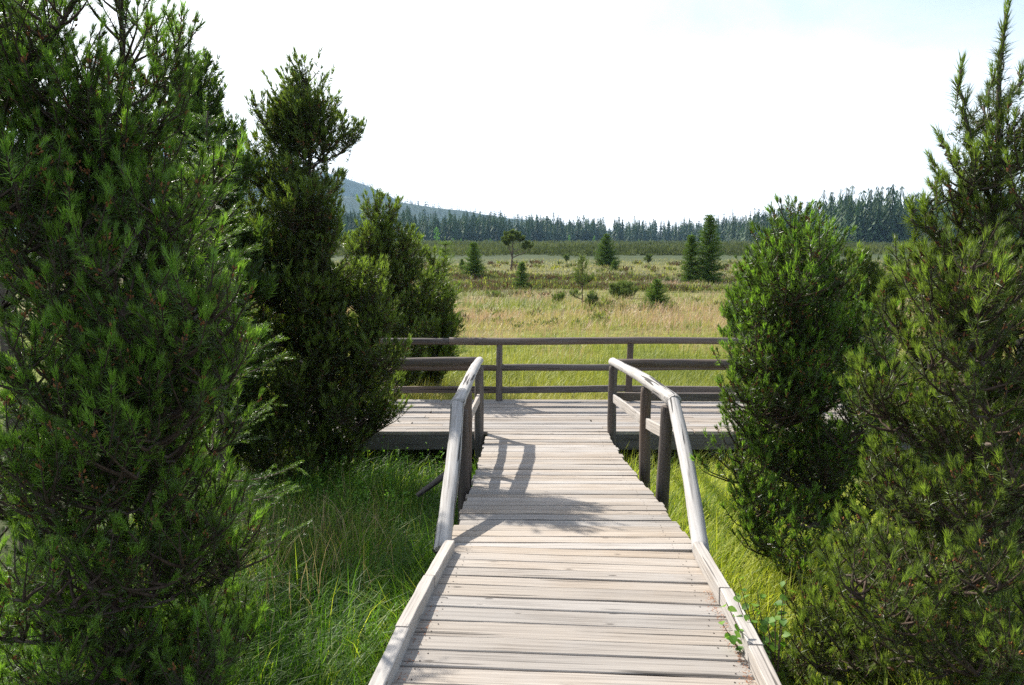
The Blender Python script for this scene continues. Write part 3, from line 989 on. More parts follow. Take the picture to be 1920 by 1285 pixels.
def spruce(name, label, base, H, R, group=None, seed=1, lod='near', droop=0.2, tip_tone=0.75, bias=0.0, cat='spruce', density=1.0, bare=0.03, expo=0.8, mat=None):
    """Young or old spruce: straight stem, tiers of flat sprays with side twigs."""
    r = np.random.default_rng(seed)
    base = np.array(base, float)
    root = empty(name, tuple(base)); tag(root, label, cat, group)
    n = 14
    P = base + np.stack([r.normal(0, 0.006 * H / 2, n), r.normal(0, 0.006 * H / 2, n), np.linspace(-0.05, H, n)], -1)
    V, Q = tubes(P[None], np.interp(np.linspace(0, 1, n), [0, 1], [0.012 * H + 0.012, 0.004])[None], 7)
    link('trunk', np_mesh('trunk', V, Q, smooth=True), root, M_BARK)
    cfg = {'near': (0.10, 6, 60, 0.016, 0.0032, 0.09), 'mid': (0.14, 6, 26, 0.022, 0.007, 0.11), 'far': (0.13, 7, 9, 0.085, 0.028, 0.15)}[lod]
    dz, nb, nn, nl, nw, gap = cfg
    if lod == 'far': q_ = max(0.35, H / 3.0) ** 0.75; dz, gap, nl, nw = dz * q_, gap * q_, nl * q_, nw * q_
    protos = [make_shoot(gap * 1.5, nn, nl, nw, r, 60, 30) for _ in range(6)]
    z = H * bare
    bp, br, sp, sd, ss, st = [], [], [], [], [], []
    while z < H * 0.985:
        f = z / H
        for _ in range(max(3, int(nb * density))):
            l = R * (1 - f) ** expo * r.uniform(0.6, 1.12) + 0.02 * H / 2
            az = r.uniform(0, 6.283); hd = np.array([math.cos(az), math.sin(az), 0])
            e = 0.55 * f - droop * (1 - f) + r.normal(0, 0.08)
            k = np.linspace(0, 1, 5)[:, None]
            o_ = base + np.array([0, 0, z])
            pts = o_ + l * (k * (hd + np.array([0, 0, e])) + np.array([0, 0, 1.0]) * (0.22 * k ** 2.5 - 0.12 * k))
            bp.append(pts); br.append(np.linspace(0.004 + 0.008 * l, 0.002, 5))
            tan = norm(pts[-1] - pts[0]); sdv = np.cross(tan, [0, 0, 1.0])
            m = max(1, int(l / gap))
            for j in range(m + 1):
                t = (j + 0.4) / (m + 0.5)
                q = min(t, 1) * 4; i0 = min(int(q), 3); w = q - i0
                pp = pts[i0] * (1 - w) + pts[i0 + 1] * w
                sp.append(pp - tan * gap * 0.8); sd.append(tan + np.array([0, 0, 0.15])); ss.append(1.0)
                st.append((tip_tone if j == m else 0.28 + 0.2 * t) + r.normal(0, 0.08) + bias)
                for sg in (-1, 1):
                    sl = (1 - t) * l * 0.45 + gap * 0.3
                    nsub = max(1, int(sl / gap))
                    for q_ in range(nsub):
                        if r.uniform() < 0.25: continue
                        dd = norm(tan * 0.75 + sdv * sg * 0.8 + np.array([0, 0, -0.12 + r.normal(0, 0.12)]))
                        sp.append(pp + dd * q_ * gap); sd.append(dd); ss.append(r.uniform(0.7, 1.1))
                        st.append((tip_tone - 0.1 if q_ == nsub - 1 and r.uniform() < .5 else 0.3) + r.normal(0, 0.1) + bias)
        z += dz * r.uniform(0.7, 1.3) / density ** 0.5
    sp.append(base + np.array([0, 0, H - gap * 0.6])); sd.append(np.array([0, 0, 1.0])); ss.append(1.2); st.append(0.7)
    V, Q = tubes(np.array(bp), np.array(br), 3)
    tag(link('branches', np_mesh('branches', V, Q), root, M_TWIG), kind='stuff')
    V, F, T = place_protos(protos, np.array(sp), np.array(sd), np.array(ss), np.array(st), r)
    tag(link('foliage', np_mesh('foliage', V, F, {'tone': T}), root, mat or M_SPRUCE), kind='stuff')
    print(name, label[:30], 'tris', len(F))
    return root


def PL(Y, *rows):
    """leaders from photo measurements: (u, v, radius, foliage length[, dY])"""
    return [(at(w[0], w[1], Y + (w[4] if len(w) > 4 else 0)), w[2], w[3]) for w in rows]


def inside(poly, u, v):
    c = False
    j = len(poly) - 1
    for i in range(len(poly)):
        (x1, y1), (x2, y2) = poly[i], poly[j]
        if (y1 > v) != (y2 > v) and u < (x2 - x1) * (v - y1) / (y2 - y1) + x1: c = not c
        j = i
    return c


def fill(poly, n, Y0, Y1, R, FL, seed):
    """Extra side stems spread through a crown whose outline was measured in the photo."""
    r = np.random.default_rng(seed)
    us = [p[0] for p in poly]; vs = [p[1] for p in poly]
    pts = []
    for _ in range(4000):
        if len(pts) == n: break
        u, v = r.uniform(min(us), max(us)), r.uniform(min(vs), max(vs))
        if not inside(poly, u, v): continue
        d = 0.62 * math.sqrt((max(us) - min(us)) * (max(vs) - min(vs)) / n) * (1 - _ / 5000)
        if any(math.hypot(u - a, v - b) < d for a, b, _q in pts): continue
        pts.append((u, v, r.uniform(Y0, Y1)))
    return [(at(u, v, Y), R * r.uniform(0.8, 1.2), FL * r.uniform(0.8, 1.2)) for u, v, Y in pts]


def gbase(x, y, dz=-0.05):
    return (x, y, float(ground_z(x, y)) + dz)


# ------------------------------------------------------------------ foreground pines
GP = 'mountain pines beside the boardwalk'
pine('mountain_pine', 'big near pine filling the shaded side beside the walkway, its leader rising out of view', gbase(-1.85, 3.25),
     PL(3.2, (218, -110, .2, .8), (338, 45, .07, .5, .3), (280, 12, .08, .5, .5), (150, 130, .22, .6, -.2), (185, 150, .14, .5, -.2), (250, 170, .12, .4, .2), (30, 240, .36, .9, -.3), (-60, 60, .4, 1.2),
        (322, 335, .3, .7, -.2), (395, 300, .28, .8, .2), (205, 400, .34, .8, -.3), (90, 450, .34, .7, -.5), (430, 520, .24, .6, .1), (240, 640, .22, .5, -.6),
        (160, 800, .3, .6, -.7), (445, 640, .22, .5, .2), (350, 590, .3, .6, -.2), (330, 780, .28, .6, -.4), (430, 770, .24, .5), (20, 640, .3, .7, -.7),
        (60, 850, .3, .6, -.8), (400, 890, .26, .5, -.1), (250, 900, .28, .5, -.5), (440, 980, .2, .35, 0), (340, 1030, .26, .45, -.3), (150, 1030, .3, .5, -.7),
        (30, 1060, .3, .5, -.8), (240, 1150, .26, .45, -.5), (380, 1130, .2, .35, -.1), (100, 1220, .3, .4, -.7), (395, 1235, .2, .35, -.1), (430, 1150, .18, .3, .1), (350, 1285, .2, .3, -.2), (290, 1290, .22, .35, -.3), (200, 1295, .24, .35, -.5), (300, 1230, .24, .4, -.4)) + fill([(-90, -60), (110, -60), (190, 70), (215, 300), (-90, 300)], 16, 2.9, 3.7, .22, .5, 11) + fill([(-80, 200), (330, 300), (420, 430), (465, 560), (462, 700), (440, 800), (450, 900), (445, 1000), (440, 1100), (425, 1200), (410, 1310), (-80, 1310)], 50, 2.5, 3.5, .24, .45, 1),
     lod='near', group=GP, trunk_r=0.045, step=0.085, whorl=3, shoot_gap=0.052, ss_=0.74, seed=2, bias=0.07, fresh=0.24)

pine('mountain_pine', 'tall near pine on the sunny side with thin spires standing against the sky', gbase(2.45, 3.75),
     PL(3.5, (1887, 25, 0, .75), (1802, 128, 0, .6), (1862, 150, 0, .5, .2), (1768, 265, 0, .16), (1915, 130, 0, .5, .2), (1735, 385, 0, .2), (1757, 340, 0, .2), (1835, 290, .08, .3), (1900, 250, .09, .4, .1), (1850, 350, .16, .5), (1800, 340, .10, .3), (1880, 300, .10, .35, .1), (1915, 260, .12, .4, -.1), (1840, 410, .16, .4), (1760, 470, .16, .4), (1895, 200, .07, .25),
        (1935, 330, .2, .6, -.2), (1790, 430, .2, .5), (1710, 395, 0, .25), (1698, 465, .12, .6, .1), (1960, 500, .34, .8, -.3), (1880, 520, .3, .7, -.4), (1800, 590, .26, .6, -.3),
        (1720, 620, .22, .5), (1870, 720, .3, .6, -.6), (1780, 760, .26, .5, -.3), (1690, 760, .22, .45, 0), (1920, 830, .3, .6, -.7), (1830, 900, .28, .5, -.6),
        (1740, 900, .24, .45, -.3), (1640, 860, .2, .4, .1), (1650, 960, .22, .4, 0), (1570, 1010, .18, .35, .2), (1760, 1030, .26, .45, -.5), (1880, 1040, .28, .5, -.8),
        (1690, 1080, .22, .4, -.2), (1580, 1130, .2, .35, 0), (1500, 1110, .15, .3, .1), (1800, 1150, .26, .4, -.7), (1520, 1200, .18, .3, -.2), (1660, 1190, .2, .35, -.4), (1900, 1200, .28, .4, -.9)) + fill([(1860, 380), (1990, 350), (1990, 1300), (1450, 1310), (1450, 1130), (1545, 1010), (1630, 850), (1660, 600), (1700, 520), (1760, 470)], 54, 2.8, 3.9, .22, .4, 2),
     lod='near', group=GP, trunk_r=0.042, step=0.09, whorl=3, shoot_gap=0.052, ss_=0.74, seed=4, bias=0.02, mat=M_NEEDLE_OLIVE, fresh=0.12)

pine('mountain_pine', 'rounded bushy pine growing against the end of the platform railing on the sunny side', gbase(2.55, 5.3),
     PL(5.3, (1490, 385, .2, .8), (1468, 425, .18, .5), (1516, 420, .2, .5), (1432, 470, .24, .7), (1552, 440, .28, .8, .2), (1402, 555, .22, .6), (1470, 520, .3, .8, -.3), (1378, 660, .2, .5), (1540, 560, .34, .8, -.2),
        (1600, 590, .28, .7, .2), (1450, 660, .3, .7, -.3), (1385, 770, .2, .5), (1520, 720, .32, .7, -.4), (1630, 680, .3, .6, .2), (1440, 820, .26, .5, -.3), (1395, 880, .18, .4, -.2),
        (1560, 830, .28, .5, -.3), (1660, 800, .3, .5, .1), (1480, 930, .2, .4, -.4), (1420, 960, .16, .35, -.4), (1600, 640, .3, .6, .5), (1500, 450, .26, .6, .4), (1650, 900, .26, .4), (1405, 925, .18, .3, -.4), (1440, 985, .18, .3, -.6), (1478, 1035, .18, .3, -.8), (1520, 980, .2, .3, -.7), (1430, 900, .2, .35, -.3), (1660, 590, .3, .6, .3), (1695, 670, .3, .6, .5), (1675, 750, .3, .6, .3), (1705, 830, .3, .5, .3), (1650, 720, .3, .6), (1725, 900, .3, .5, .2), (1730, 760, .3, .5, .5)) + fill([(1440, 450), (1560, 440), (1625, 560), (1660, 700), (1650, 850), (1540, 900), (1440, 940), (1395, 900), (1378, 800), (1385, 640)], 26, 4.8, 5.8, .26, .45, 3),
     lod='mid', group=GP, trunk_r=0.05, step=0.07, whorl=4, shoot_gap=0.058, seed=6, bias=-0.03, fresh=0.16, ss_=0.85)

pine('mountain_pine', 'tallest dark pine of the shaded group, its broken crown above the platform corner', gbase(-1.95, 8.35),
     PL(8.3, (575, 118, .34, 1.2), (531, 150, .2, .8), (490, 190, .18, .7), (612, 185, .2, .6), (662, 232, .13, .35), (470, 295, .3, 1.0), (555, 300, .4, 1.1, -.3), (625, 330, .2, .6), (500, 430, .4, 1.0, -.4),
        (610, 430, .38, .9, -.2), (560, 520, .45, 1.0, -.5), (655, 530, .24, .7), (480, 580, .4, 1.0, -.5), (620, 620, .4, .9, -.4), (700, 600, .25, .7), (540, 700, .4, .8, -.6), (690, 690, .28, .6, -.1),
        (728, 670, .14, .4), (470, 740, .4, .8, -.5), (630, 750, .3, .5, -.3), (715, 740, .16, .35), (560, 810, .34, .5, -.5), (500, 850, .34, .4, -.6), (600, 200, .28, .7, .3), (540, 230, .3, .8, .3), (585, 190, .26, .7, -.2), (560, 160, .22, .6, .2), (690, 540, .26, .6), (700, 490, .2, .5, .2), (715, 590, .22, .5), (450, 380, .36, 1.0, .2)) + fill([(450, 310), (590, 300), (625, 400), (675, 560), (722, 650), (728, 720), (715, 780), (690, 815), (600, 850), (430, 890), (410, 500)], 44, 7.6, 8.75, .36, .6, 4),
     lod='midfar', group=GP, trunk_r=0.065, step=0.085, whorl=5, shoot_gap=0.068, seed=8, bias=-0.06, ss_=1.2, mat=M_NEEDLE_OLIVE, fresh=0.06)

pine('mountain_pine', 'dark narrow pine with two tops seen between the big near pine and the tallest one', gbase(-3.0, 7.6),
     PL(7.5, (368, 100, .14, .8), (345, 145, .14, .7), (388, 165, .10, .5), (432, 220, .12, .7, .3), (395, 320, .3, 1.0), (330, 330, .4, 1.2), (440, 420, .4, 1.1), (380, 520, .45, 1.2), (450, 640, .4, 1.0), (300, 500, .4, 1.1),
        (420, 780, .4, .9)) + PL(7.5, (455, 300, .3, .9), (468, 420, .35, 1.0), (470, 540, .4, .9), (455, 660, .4, .9), (470, 760, .4, .8)) + fill([(280, 200), (420, 260), (470, 420), (450, 860), (240, 860)], 10, 6.4, 7.9, .42, .7, 7),
     lod='far', group=GP, trunk_r=0.055, step=0.08, whorl=6, shoot_gap=0.08, seed=9, ss_=1.15, bias=-0.1, cones=False, mat=M_NEEDLE, fresh=0.04)

pine('mountain_pine', 'two-topped pine standing just beyond the platform, seen above its back railing', gbase(-2.35, 13.0),
     PL(13, (703, 362, .24, 1.0), (735, 375, .2, .8), (757, 425, .3, 1.1), (715, 470, .4, 1.2), (775, 480, .34, 1.0), (690, 520, .45, 1.2), (680, 450, .3, .9), (725, 420, .25, .7), (800, 560, .3, 1.0), (745, 560, .5, 1.2), (700, 640, .5, 1.0), (770, 650, .45, .9), (740, 700, .4, .5)) + fill([(680, 430), (770, 440), (810, 560), (800, 700), (760, 730), (680, 735)], 16, 12.5, 13.5, .42, .6, 5),
     lod='midfar', group=GP, trunk_r=0.06, step=0.08, whorl=5, shoot_gap=0.08, seed=12, ss_=1.4, bias=-0.02, mat=M_NEEDLE_OLIVE, fresh=0.1)

pine('mountain_pine', 'lower spreading pine reaching furthest over the bog grass behind the back railing', gbase(-1.45, 14.0),
     PL(14, (812, 468, .2, .8), (790, 520, .34, 1.0), (838, 540, .22, .7), (848, 600, .2, .5), (820, 610, .34, .8), (785, 620, .4, .9), (835, 655, .22, .4), (800, 690, .34, .5)) + fill([(770, 530), (840, 560), (852, 610), (840, 655), (810, 715), (760, 730)], 12, 13.5, 14.4, .32, .5, 6),
     lod='midfar', group=GP, trunk_r=0.05, step=0.08, whorl=5, shoot_gap=0.08, seed=13, ss_=1.4, bias=-0.02, mat=M_NEEDLE_OLIVE)

pine('mountain_pine', 'slim pine seen through the gap behind the rounded bushy pine', gbase(5.7, 13.0),
     PL(13, (1612, 468, .3, 1.2), (1640, 500, .3, 1.0), (1590, 520, .35, 1.1), (1625, 580, .45, 1.2), (1660, 540, .3, 1.0), (1720, 520, .4, 1.0), (1690, 600, .5, 1.0), (1600, 660, .5, .8)),
     lod='far', group=GP, trunk_r=0.05, step=0.11, whorl=6, shoot_gap=0.09, seed=14, ss_=1.5, bias=0.0, cones=False, mat=M_NEEDLE_OLIVE)

pine('mountain_pine', 'grey-green pine bush in the bog just past the railing end, half hidden', gbase(6.3, 21.0),
     PL(21, (1400, 500, .4, 1.0), (1385, 545, .4, .9), (1365, 575, .3, .7), (1420, 560, .5, 1.0), (1380, 610, .4, .6), (1360, 620, .3, .4), (1410, 620, .4, .6)),
     lod='far', group=GP, trunk_r=0.05, step=0.12, whorl=8, shoot_gap=0.09, seed=15, ss_=1.6, bias=0.12, cones=False)

spruce('young_spruce', 'young spruce with pale green shoot tips poking out from behind the big near pine', gbase(-1.62, 4.25), 2.95, 0.46, seed=5, lod='near', droop=0.05, tip_tone=0.95, bias=0.0, density=0.8)
spruce('old_spruce', 'dark drooping spruce at the top corner behind the big near pine', gbase(-3.6, 5.6), 6.5, 1.15, seed=7, lod='mid', droop=0.35, tip_tone=0.3, bias=-0.15, density=0.6, bare=0.08)

# ------------------------------------------------------------------ birch sapling, leaf by leaf
def birch_leaf():
    o = np.array([(0, 0), (0.30, 0.10), (0.46, 0.34), (0.36, 0.62), (0.16, 0.86), (0, 1.0), (-0.16, 0.86), (-0.36, 0.62), (-0.46, 0.34), (-0.30, 0.10)])
    V = [(x, y, 0.16 * abs(x) - 0.12 * (y - 0.4) ** 2) for x, y in o]
    V += [(0, 0.35, -0.01), (0, 0.7, -0.02)]
    F = [(0, 1, 10), (1, 2, 10), (2, 3, 11), (2, 11, 10), (3, 4, 11), (4, 5, 11), (5, 6, 11), (6, 7, 11), (7, 8, 11), (8, 10, 11), (8, 9, 10), (9, 0, 10)]
    return np.array(V), np.array(F)


def birch():
    r = np.random.default_rng(31)
    base = np.array(gbase(1.10, 3.05, -0.02))
    t = empty('birch_sapling', tuple(base))
    tag(t, 'small birch sapling with round bright green leaves leaning over the kerb of the walkway', 'sapling')
    V, F = birch_leaf()
    leaf_me = [np_mesh('leaf', V, F, {'tone': np.full(len(V), tn)}, smooth=True) for tn in (0.25, 0.5, 0.75, 0.95)]
    for me in leaf_me: me.materials.append(M_BIRCH)
    Y = 3.08
    tips = [(1362, 1130, -0.1), (1372, 1095, 0.1), (1385, 1085, .15), (1420, 1110, .1), (1475, 1090, .2), (1468, 1120, .1), (1400, 1150, 0), (1355, 1170, -.15), (1370, 1195, -.15), (1440, 1160, .1), (1455, 1140, .15), (1425, 1190, -.05), (1440, 1225, -.1), (1390, 1215, -.15), (1410, 1135, .05)]
    n_leaf = 0
    for (u, v, dy) in tips:
        tip = at(u, v, Y + dy)
        P = bezier(base, base + np.array([0, 0, 0.3]) + (tip - base) * 0.1, tip - (tip - base) * 0.25 + np.array([0, 0, 0.03]), tip, 12)
        V2, Q2 = tubes(P[None], np.linspace(0.0038, 0.0014, 12)[None], 5)
        tw = link('twig', np_mesh('twig', V2, Q2, smooth=True), t, M_TWIG)
        k = 0
        for f in np.linspace(0.58, 1.0, 6):
            q = f * 11; i0 = min(int(q), 10); w = q - i0
            p = P[i0] * (1 - w) + P[i0 + 1] * w
            o = link('leaf', leaf_me[int(r.integers(0, 4))], tw)
            sz = r.uniform(0.024, 0.048)
            o.location = p + r.normal(0, 0.012, 3)
            o.rotation_euler = (r.uniform(-1.2, 0.5), r.uniform(-0.6, 0.6), r.uniform(0, 6.28))
            o.scale = (sz, sz, sz)
            n_leaf += 1


birch()


# ------------------------------------------------------------------ grass
def blades(P, h, w, lean, amt, tone, r, segs=3):
    n = len(P)
    ts = np.linspace(0, 1, segs + 1)
    ld = np.stack([np.cos(lean), np.sin(lean), 0 * lean], -1)
    sd = np.stack([-np.sin(lean + r.normal(0, 0.7, n)), np.cos(lean + r.normal(0, 0.7, n)), 0 * lean], -1)
    V = np.zeros((n, 2 * segs + 1, 3))
    for i, t in enumerate(ts):
        c = P + np.array([0, 0, 1.0]) * (h * (t - 0.45 * np.minimum(amt, 1.3) * t ** 2.4))[:, None] + ld * (h * amt * 0.85 * t ** 1.9)[:, None]
        ww = (w * (1 - 0.75 * t) / 2)[:, None]
        if i < segs:
            V[:, 2 * i] = c - sd * ww; V[:, 2 * i + 1] = c + sd * ww
        else:
            V[:, 2 * i] = c
    b = np.arange(n)[:, None] * (2 * segs + 1)
    fs = []
    for i in range(segs - 1):
        q = np.array([[2 * i, 2 * i + 1, 2 * i + 3], [2 * i, 2 * i + 3, 2 * i + 2]])
        fs.append((b[:, :, None] + q[None]).reshape(-1, 3))
    i = segs - 1
    fs.append(b + np.array([[2 * i, 2 * i + 1, 2 * i + 2]]))
    T = np.repeat(tone[:, None], 2 * segs + 1, 1)
    return V.reshape(-1, 3), np.concatenate(fs), np.clip(T.ravel(), 0, 1)


def off_walk(x, y, m=0.02):
    on = (y < 9.3) & (np.abs(x - ramp_cx(y)) < 0.725 + m)
    on |= (y > 9.15) & (y < 11.15) & (x > -5.3) & (x < 8.1)
    return ~on


def near_grass():
    r = np.random.default_rng(41)
    n = 105000
    y = 1.7 + 7.5 * r.uniform(0, 1, n) ** 1.15
    x = r.uniform(-4.2, 4.2, n)
    # tussocks
    cl = vnoise(x * 3.2, y * 3.2, 5)
    k = off_walk(x, y, 0.015) & (r.uniform(0, 1, n) < 0.25 + 0.95 * cl) & (np.abs(x) < 0.9 + 0.70 * y) & (x > -3.3) & (x < 3.3)
    x, y = x[k], y[k]; n = len(x)
    left = x < 0
    P = np.stack([x, y, ground_z(x, y)], -1)
    h = (0.20 + 0.34 * r.uniform(0, 1, n) ** 1.2) * (0.8 + 0.5 * vnoise(x * 1.3, y * 1.3, 6))
    h = np.where(y > 8.2, h * 0.72, h)
    h = np.where((x > 0.85) & (x < 1.5) & (y < 3.7), h * 0.55, h)
    edge = np.abs(x - ramp_cx(y)) - 0.725
    lean = np.where(left, r.normal(0.2, 1.1, n), r.normal(2.6, 0.7, n) * 0 + r.normal(0.5, 0.8, n))
    # blades close to the walkway bend away from it
    away = np.where(left, math.pi, 0.0)
    lean = np.where(edge < 0.25, away + r.normal(0, 0.9, n), lean)
    amt = np.clip(r.normal(0.76, 0.32, n), 0.1, 1.3)
    amt = np.where(edge < 0.12, np.minimum(amt, 0.45), amt)
    w = r.uniform(0.0045, 0.009, n)
    tone = np.clip(np.where(left, 0.33, 0.90) + r.normal(0, 0.2, n) + 0.5 * (vnoise(x * 1.7, y * 1.7, 8) - 0.5), 0, 1)  # shade on the left and sunlight on the right put into blade tone
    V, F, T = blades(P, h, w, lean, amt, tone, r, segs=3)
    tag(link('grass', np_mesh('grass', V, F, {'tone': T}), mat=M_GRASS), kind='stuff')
    print('near grass', len(F))
    # brownish flowering grass standing among it
    n = 900
    x = r.normal(-1.75, 0.55, n); y = r.normal(5.3, 0.7, n)
    k = off_walk(x, y, 0.1); x, y = x[k], y[k]; n = len(x)
    P = np.stack([x, y, ground_z(x, y) + 0.15], -1)
    V, F, T = blades(P, r.uniform(0.25, 0.5, n), r.uniform(0.003, 0.006, n), r.uniform(0, 6.28, n), np.clip(r.normal(0.5, 0.3, n), 0.1, 1.2), r.choice([0.15, 0.8, 0.92, 0.5], n), r)
    tag(link('flowering_grass', np_mesh('flowering_grass', V, F, {'tone': T}), mat=M_BOG), kind='stuff')


near_grass()


def weeds():
    """Leafy stalks of bilberry and willow herb standing in the grass under the pines."""
    r = np.random.default_rng(61)
    n = 130
    x = r.uniform(-2.4, -0.75, n); y = r.uniform(5.6, 8.7, n)
    h = r.uniform(0.3, 0.62, n)
    b = np.stack([x, y, ground_z(x, y)], -1)
    tip = b + np.stack([r.normal(0, 0.08, n), r.normal(0, 0.08, n), h], -1)
    t = np.linspace(0, 1, 4)[None, :, None]
    V1, Q1 = tubes(b[:, None] * (1 - t) + tip[:, None] * t, np.tile([0.003, 0.0026, 0.002, 0.001], (n, 1)), 3)
    k = 16
    f = r.uniform(0.35, 1.0, (n, k, 1))
    p = b[:, None] * (1 - f) + tip[:, None] * f
    d = norm(np.stack([r.normal(0, 1, (n, k)), r.normal(0, 1, (n, k)), r.uniform(0, 0.9, (n, k))], -1))
    sd = norm(np.cross(d, r.normal(0, 1, (n, k, 3)))) ; ln = r.uniform(0.016, 0.034, (n, k, 1))
    V2 = np.stack([p, p + d * ln * 0.5 + sd * ln * 0.3, p + d * ln, p + d * ln * 0.5 - sd * ln * 0.3], 2).reshape(-1, 3)
    Q2 = np.arange(len(V2)).reshape(-1, 4) + len(V1)
    T = np.concatenate([np.full(len(V1), 0.2), np.clip(r.normal(0.75, 0.2, (n, k)), 0, 1).repeat(4, 1).ravel()])
    tag(link('weeds', np_mesh('weeds', np.concatenate([V1, V2]), [np.concatenate([Q1, Q2])], {'tone': T}), mat=M_BIRCH), kind='stuff')


weeds()


def bog_grass():
    """Sedges and moor grass of the open bog; blades get sparser and coarser with distance."""
    r = np.random.default_rng(43)
    Vs, Fs, Ts, off = [], [], [], 0
    for (y0, y1, n, segs, ws) in ((11.1, 24, 66000, 2, 1.3), (24, 45, 50000, 1, 2.8), (45, 110, 52000, 1, 5.0)):
        q = r.uniform(0, 1, n)
        y = 1 / (1 / y0 + (1 / y1 - 1 / y0) * q)
        x = (r.uniform(-0.42, 0.75, n)) * y
        k = off_walk(x, y, 0.05)
        x, y = x[k], y[k]; n = len(x)
        P = np.stack([x, y, ground_z(x, y)], -1)
        big = vnoise(x * 0.22, y * 0.45, 9); fine = vnoise(x * 1.3, y * 1.6, 10); mid = vnoise(x * 0.5, y * 0.8, 11)
        yy = y * (1 + 0.22 * (big - 0.5) + 0.34 * (vnoise(x * 0.07, y * 0.09, 21) - 0.5) + 0.12 * (fine - 0.5))
        straw = 0.80 + 0.16 * (mid - 0.5) * 2
        ygreen = 0.60 + 0.12 * (mid - 0.5) * 2
        green = 0.42 + 0.14 * (fine - 0.5)
        heather = 0.08 + 0.30 * mid
        tone = np.where(yy < 18.5, ygreen, np.where(yy < 24, np.where(mid > 0.45, straw, ygreen), np.where(yy < 40, np.where(big * 0.6 + mid * 0.5 > 0.56, straw, np.where(mid > 0.35, 0.52, green)),
               np.where(yy < 52, np.where(mid + 0.3 * fine > 0.62, 0.45, heather), np.where(yy < 62, np.where(mid > 0.55, 0.72, heather + 0.1), np.where(mid > 0.42, 0.70, 0.30))))))
        tone = tone + r.normal(0, 0.06, n)
        pink = (y > 22) & (y < 50) & (vnoise(x * 0.35, y * 0.7, 12) > 0.62)
        tone = np.where(pink & (r.uniform(0, 1, n) < 0.7), r.uniform(0.84, 1.0, n), tone)
        h = (0.22 + 0.28 * r.uniform(0, 1, n)) * (0.7 + 0.6 * fine)
        h = np.where(y > 45, h * 0.8, h)
        w = r.uniform(0.006, 0.011, n) * ws
        V, F, T = blades(P, h, w, r.normal(0.4, 1.2, n), np.clip(r.normal(0.5, 0.3, n), 0.05, 1.1), tone, r, segs=segs)
        Vs.append(V); Fs.append(F + off); Ts.append(T); off += len(V)
    V, F, T = np.concatenate(Vs), np.concatenate(Fs), np.concatenate(Ts)
    tag(link('bog_sedge', np_mesh('bog_sedge', V, F, {'tone': T}), mat=M_BOG), kind='stuff')
    print('bog grass', len(F))


bog_grass()


def tuft_mass(centres, rad, hgt, k, size, tone, r):
    """Low shrubby mounds: triangles spread through each mound's upper half, pointing out and up."""
    n = len(centres)
    d = norm(r.normal(0, 1, (n, k, 3))); d[..., 2] = np.abs(d[..., 2])
    p = centres[:, None] + d * np.stack([rad, rad, hgt], -1)[:, None] * r.uniform(0.5, 1.0, (n, k, 1))
    up = norm(d * 0.8 + np.array([0, 0, 0.9]) + r.normal(0, 0.35, (n, k, 3)))
    sd = norm(np.cross(up, r.normal(0, 1, (n, k, 3))))
    s = (size[:, None] * r.uniform(0.6, 1.4, (n, k)))[..., None]
    V = np.stack([p - sd * s * 0.35, p + sd * s * 0.35, p + up * s * 1.3], 2).reshape(-1, 3)
    T = np.clip(np.repeat(tone[:, None], k * 3, 1) + r.normal(0, 0.12, (n, k)).repeat(3, 1), 0, 1).ravel()
    return V, np.arange(len(V)).reshape(-1, 3), T


def heather():
    r = np.random.default_rng(47)
    n = 5200
    y = np.concatenate([r.normal(44.5, 1.2, n // 3), r.normal(56, 1.6, n // 3), r.uniform(30, 95, n - 2 * (n // 3))])
    x = r.uniform(-0.35, 0.7, n) * y
    y = y + 11 * (vnoise(x * 0.07, 0 * x, 22) - 0.5) + 4 * (vnoise(x * 0.3, 0 * x, 23) - 0.5)
    k = (vnoise(x * 0.10, y * 0.5, 14) > np.where(np.arange(n) < 2 * (n // 3), 0.30, 0.56)) & (y > 27); x, y = x[k], y[k]; n = len(x)
    c = np.stack([x, y, ground_z(x, y) + 0.02], -1)
    rad = r.uniform(0.25, 0.6, n)
    V, F, T = tuft_mass(c, rad, rad * 0.55, 26, 0.0026 * y, np.where(r.uniform(0, 1, n) < 0.5, r.uniform(0.05, 0.22, n), r.uniform(0.25, 0.5, n)), r)
    tag(link('heather', np_mesh('heather', V, F, {'tone': T}), mat=M_BOG), kind='stuff')
    print('heather', len(F))
    # low bilberry and dwarf shrubs dotted in the grass
    n = 420
    y = 1 / r.uniform(1 / 60, 1 / 24, n); x = r.uniform(-0.3, 0.6, n) * y
    k = vnoise(x * 0.14, y * 0.2, 31) > 0.52; x, y = x[k], y[k]; n = len(x)
    rad = r.uniform(0.12, 0.42, n)
    V, F, T = tuft_mass(np.stack([x, y, ground_z(x, y) + 0.08], -1), rad, rad * 0.8, 46, 0.0026 * y, r.uniform(0.24, 0.44, n), r)
    tag(link('dwarf_shrubs', np_mesh('dwarf_shrubs', V, F, {'tone': T}), mat=M_BOG), kind='stuff')


heather()


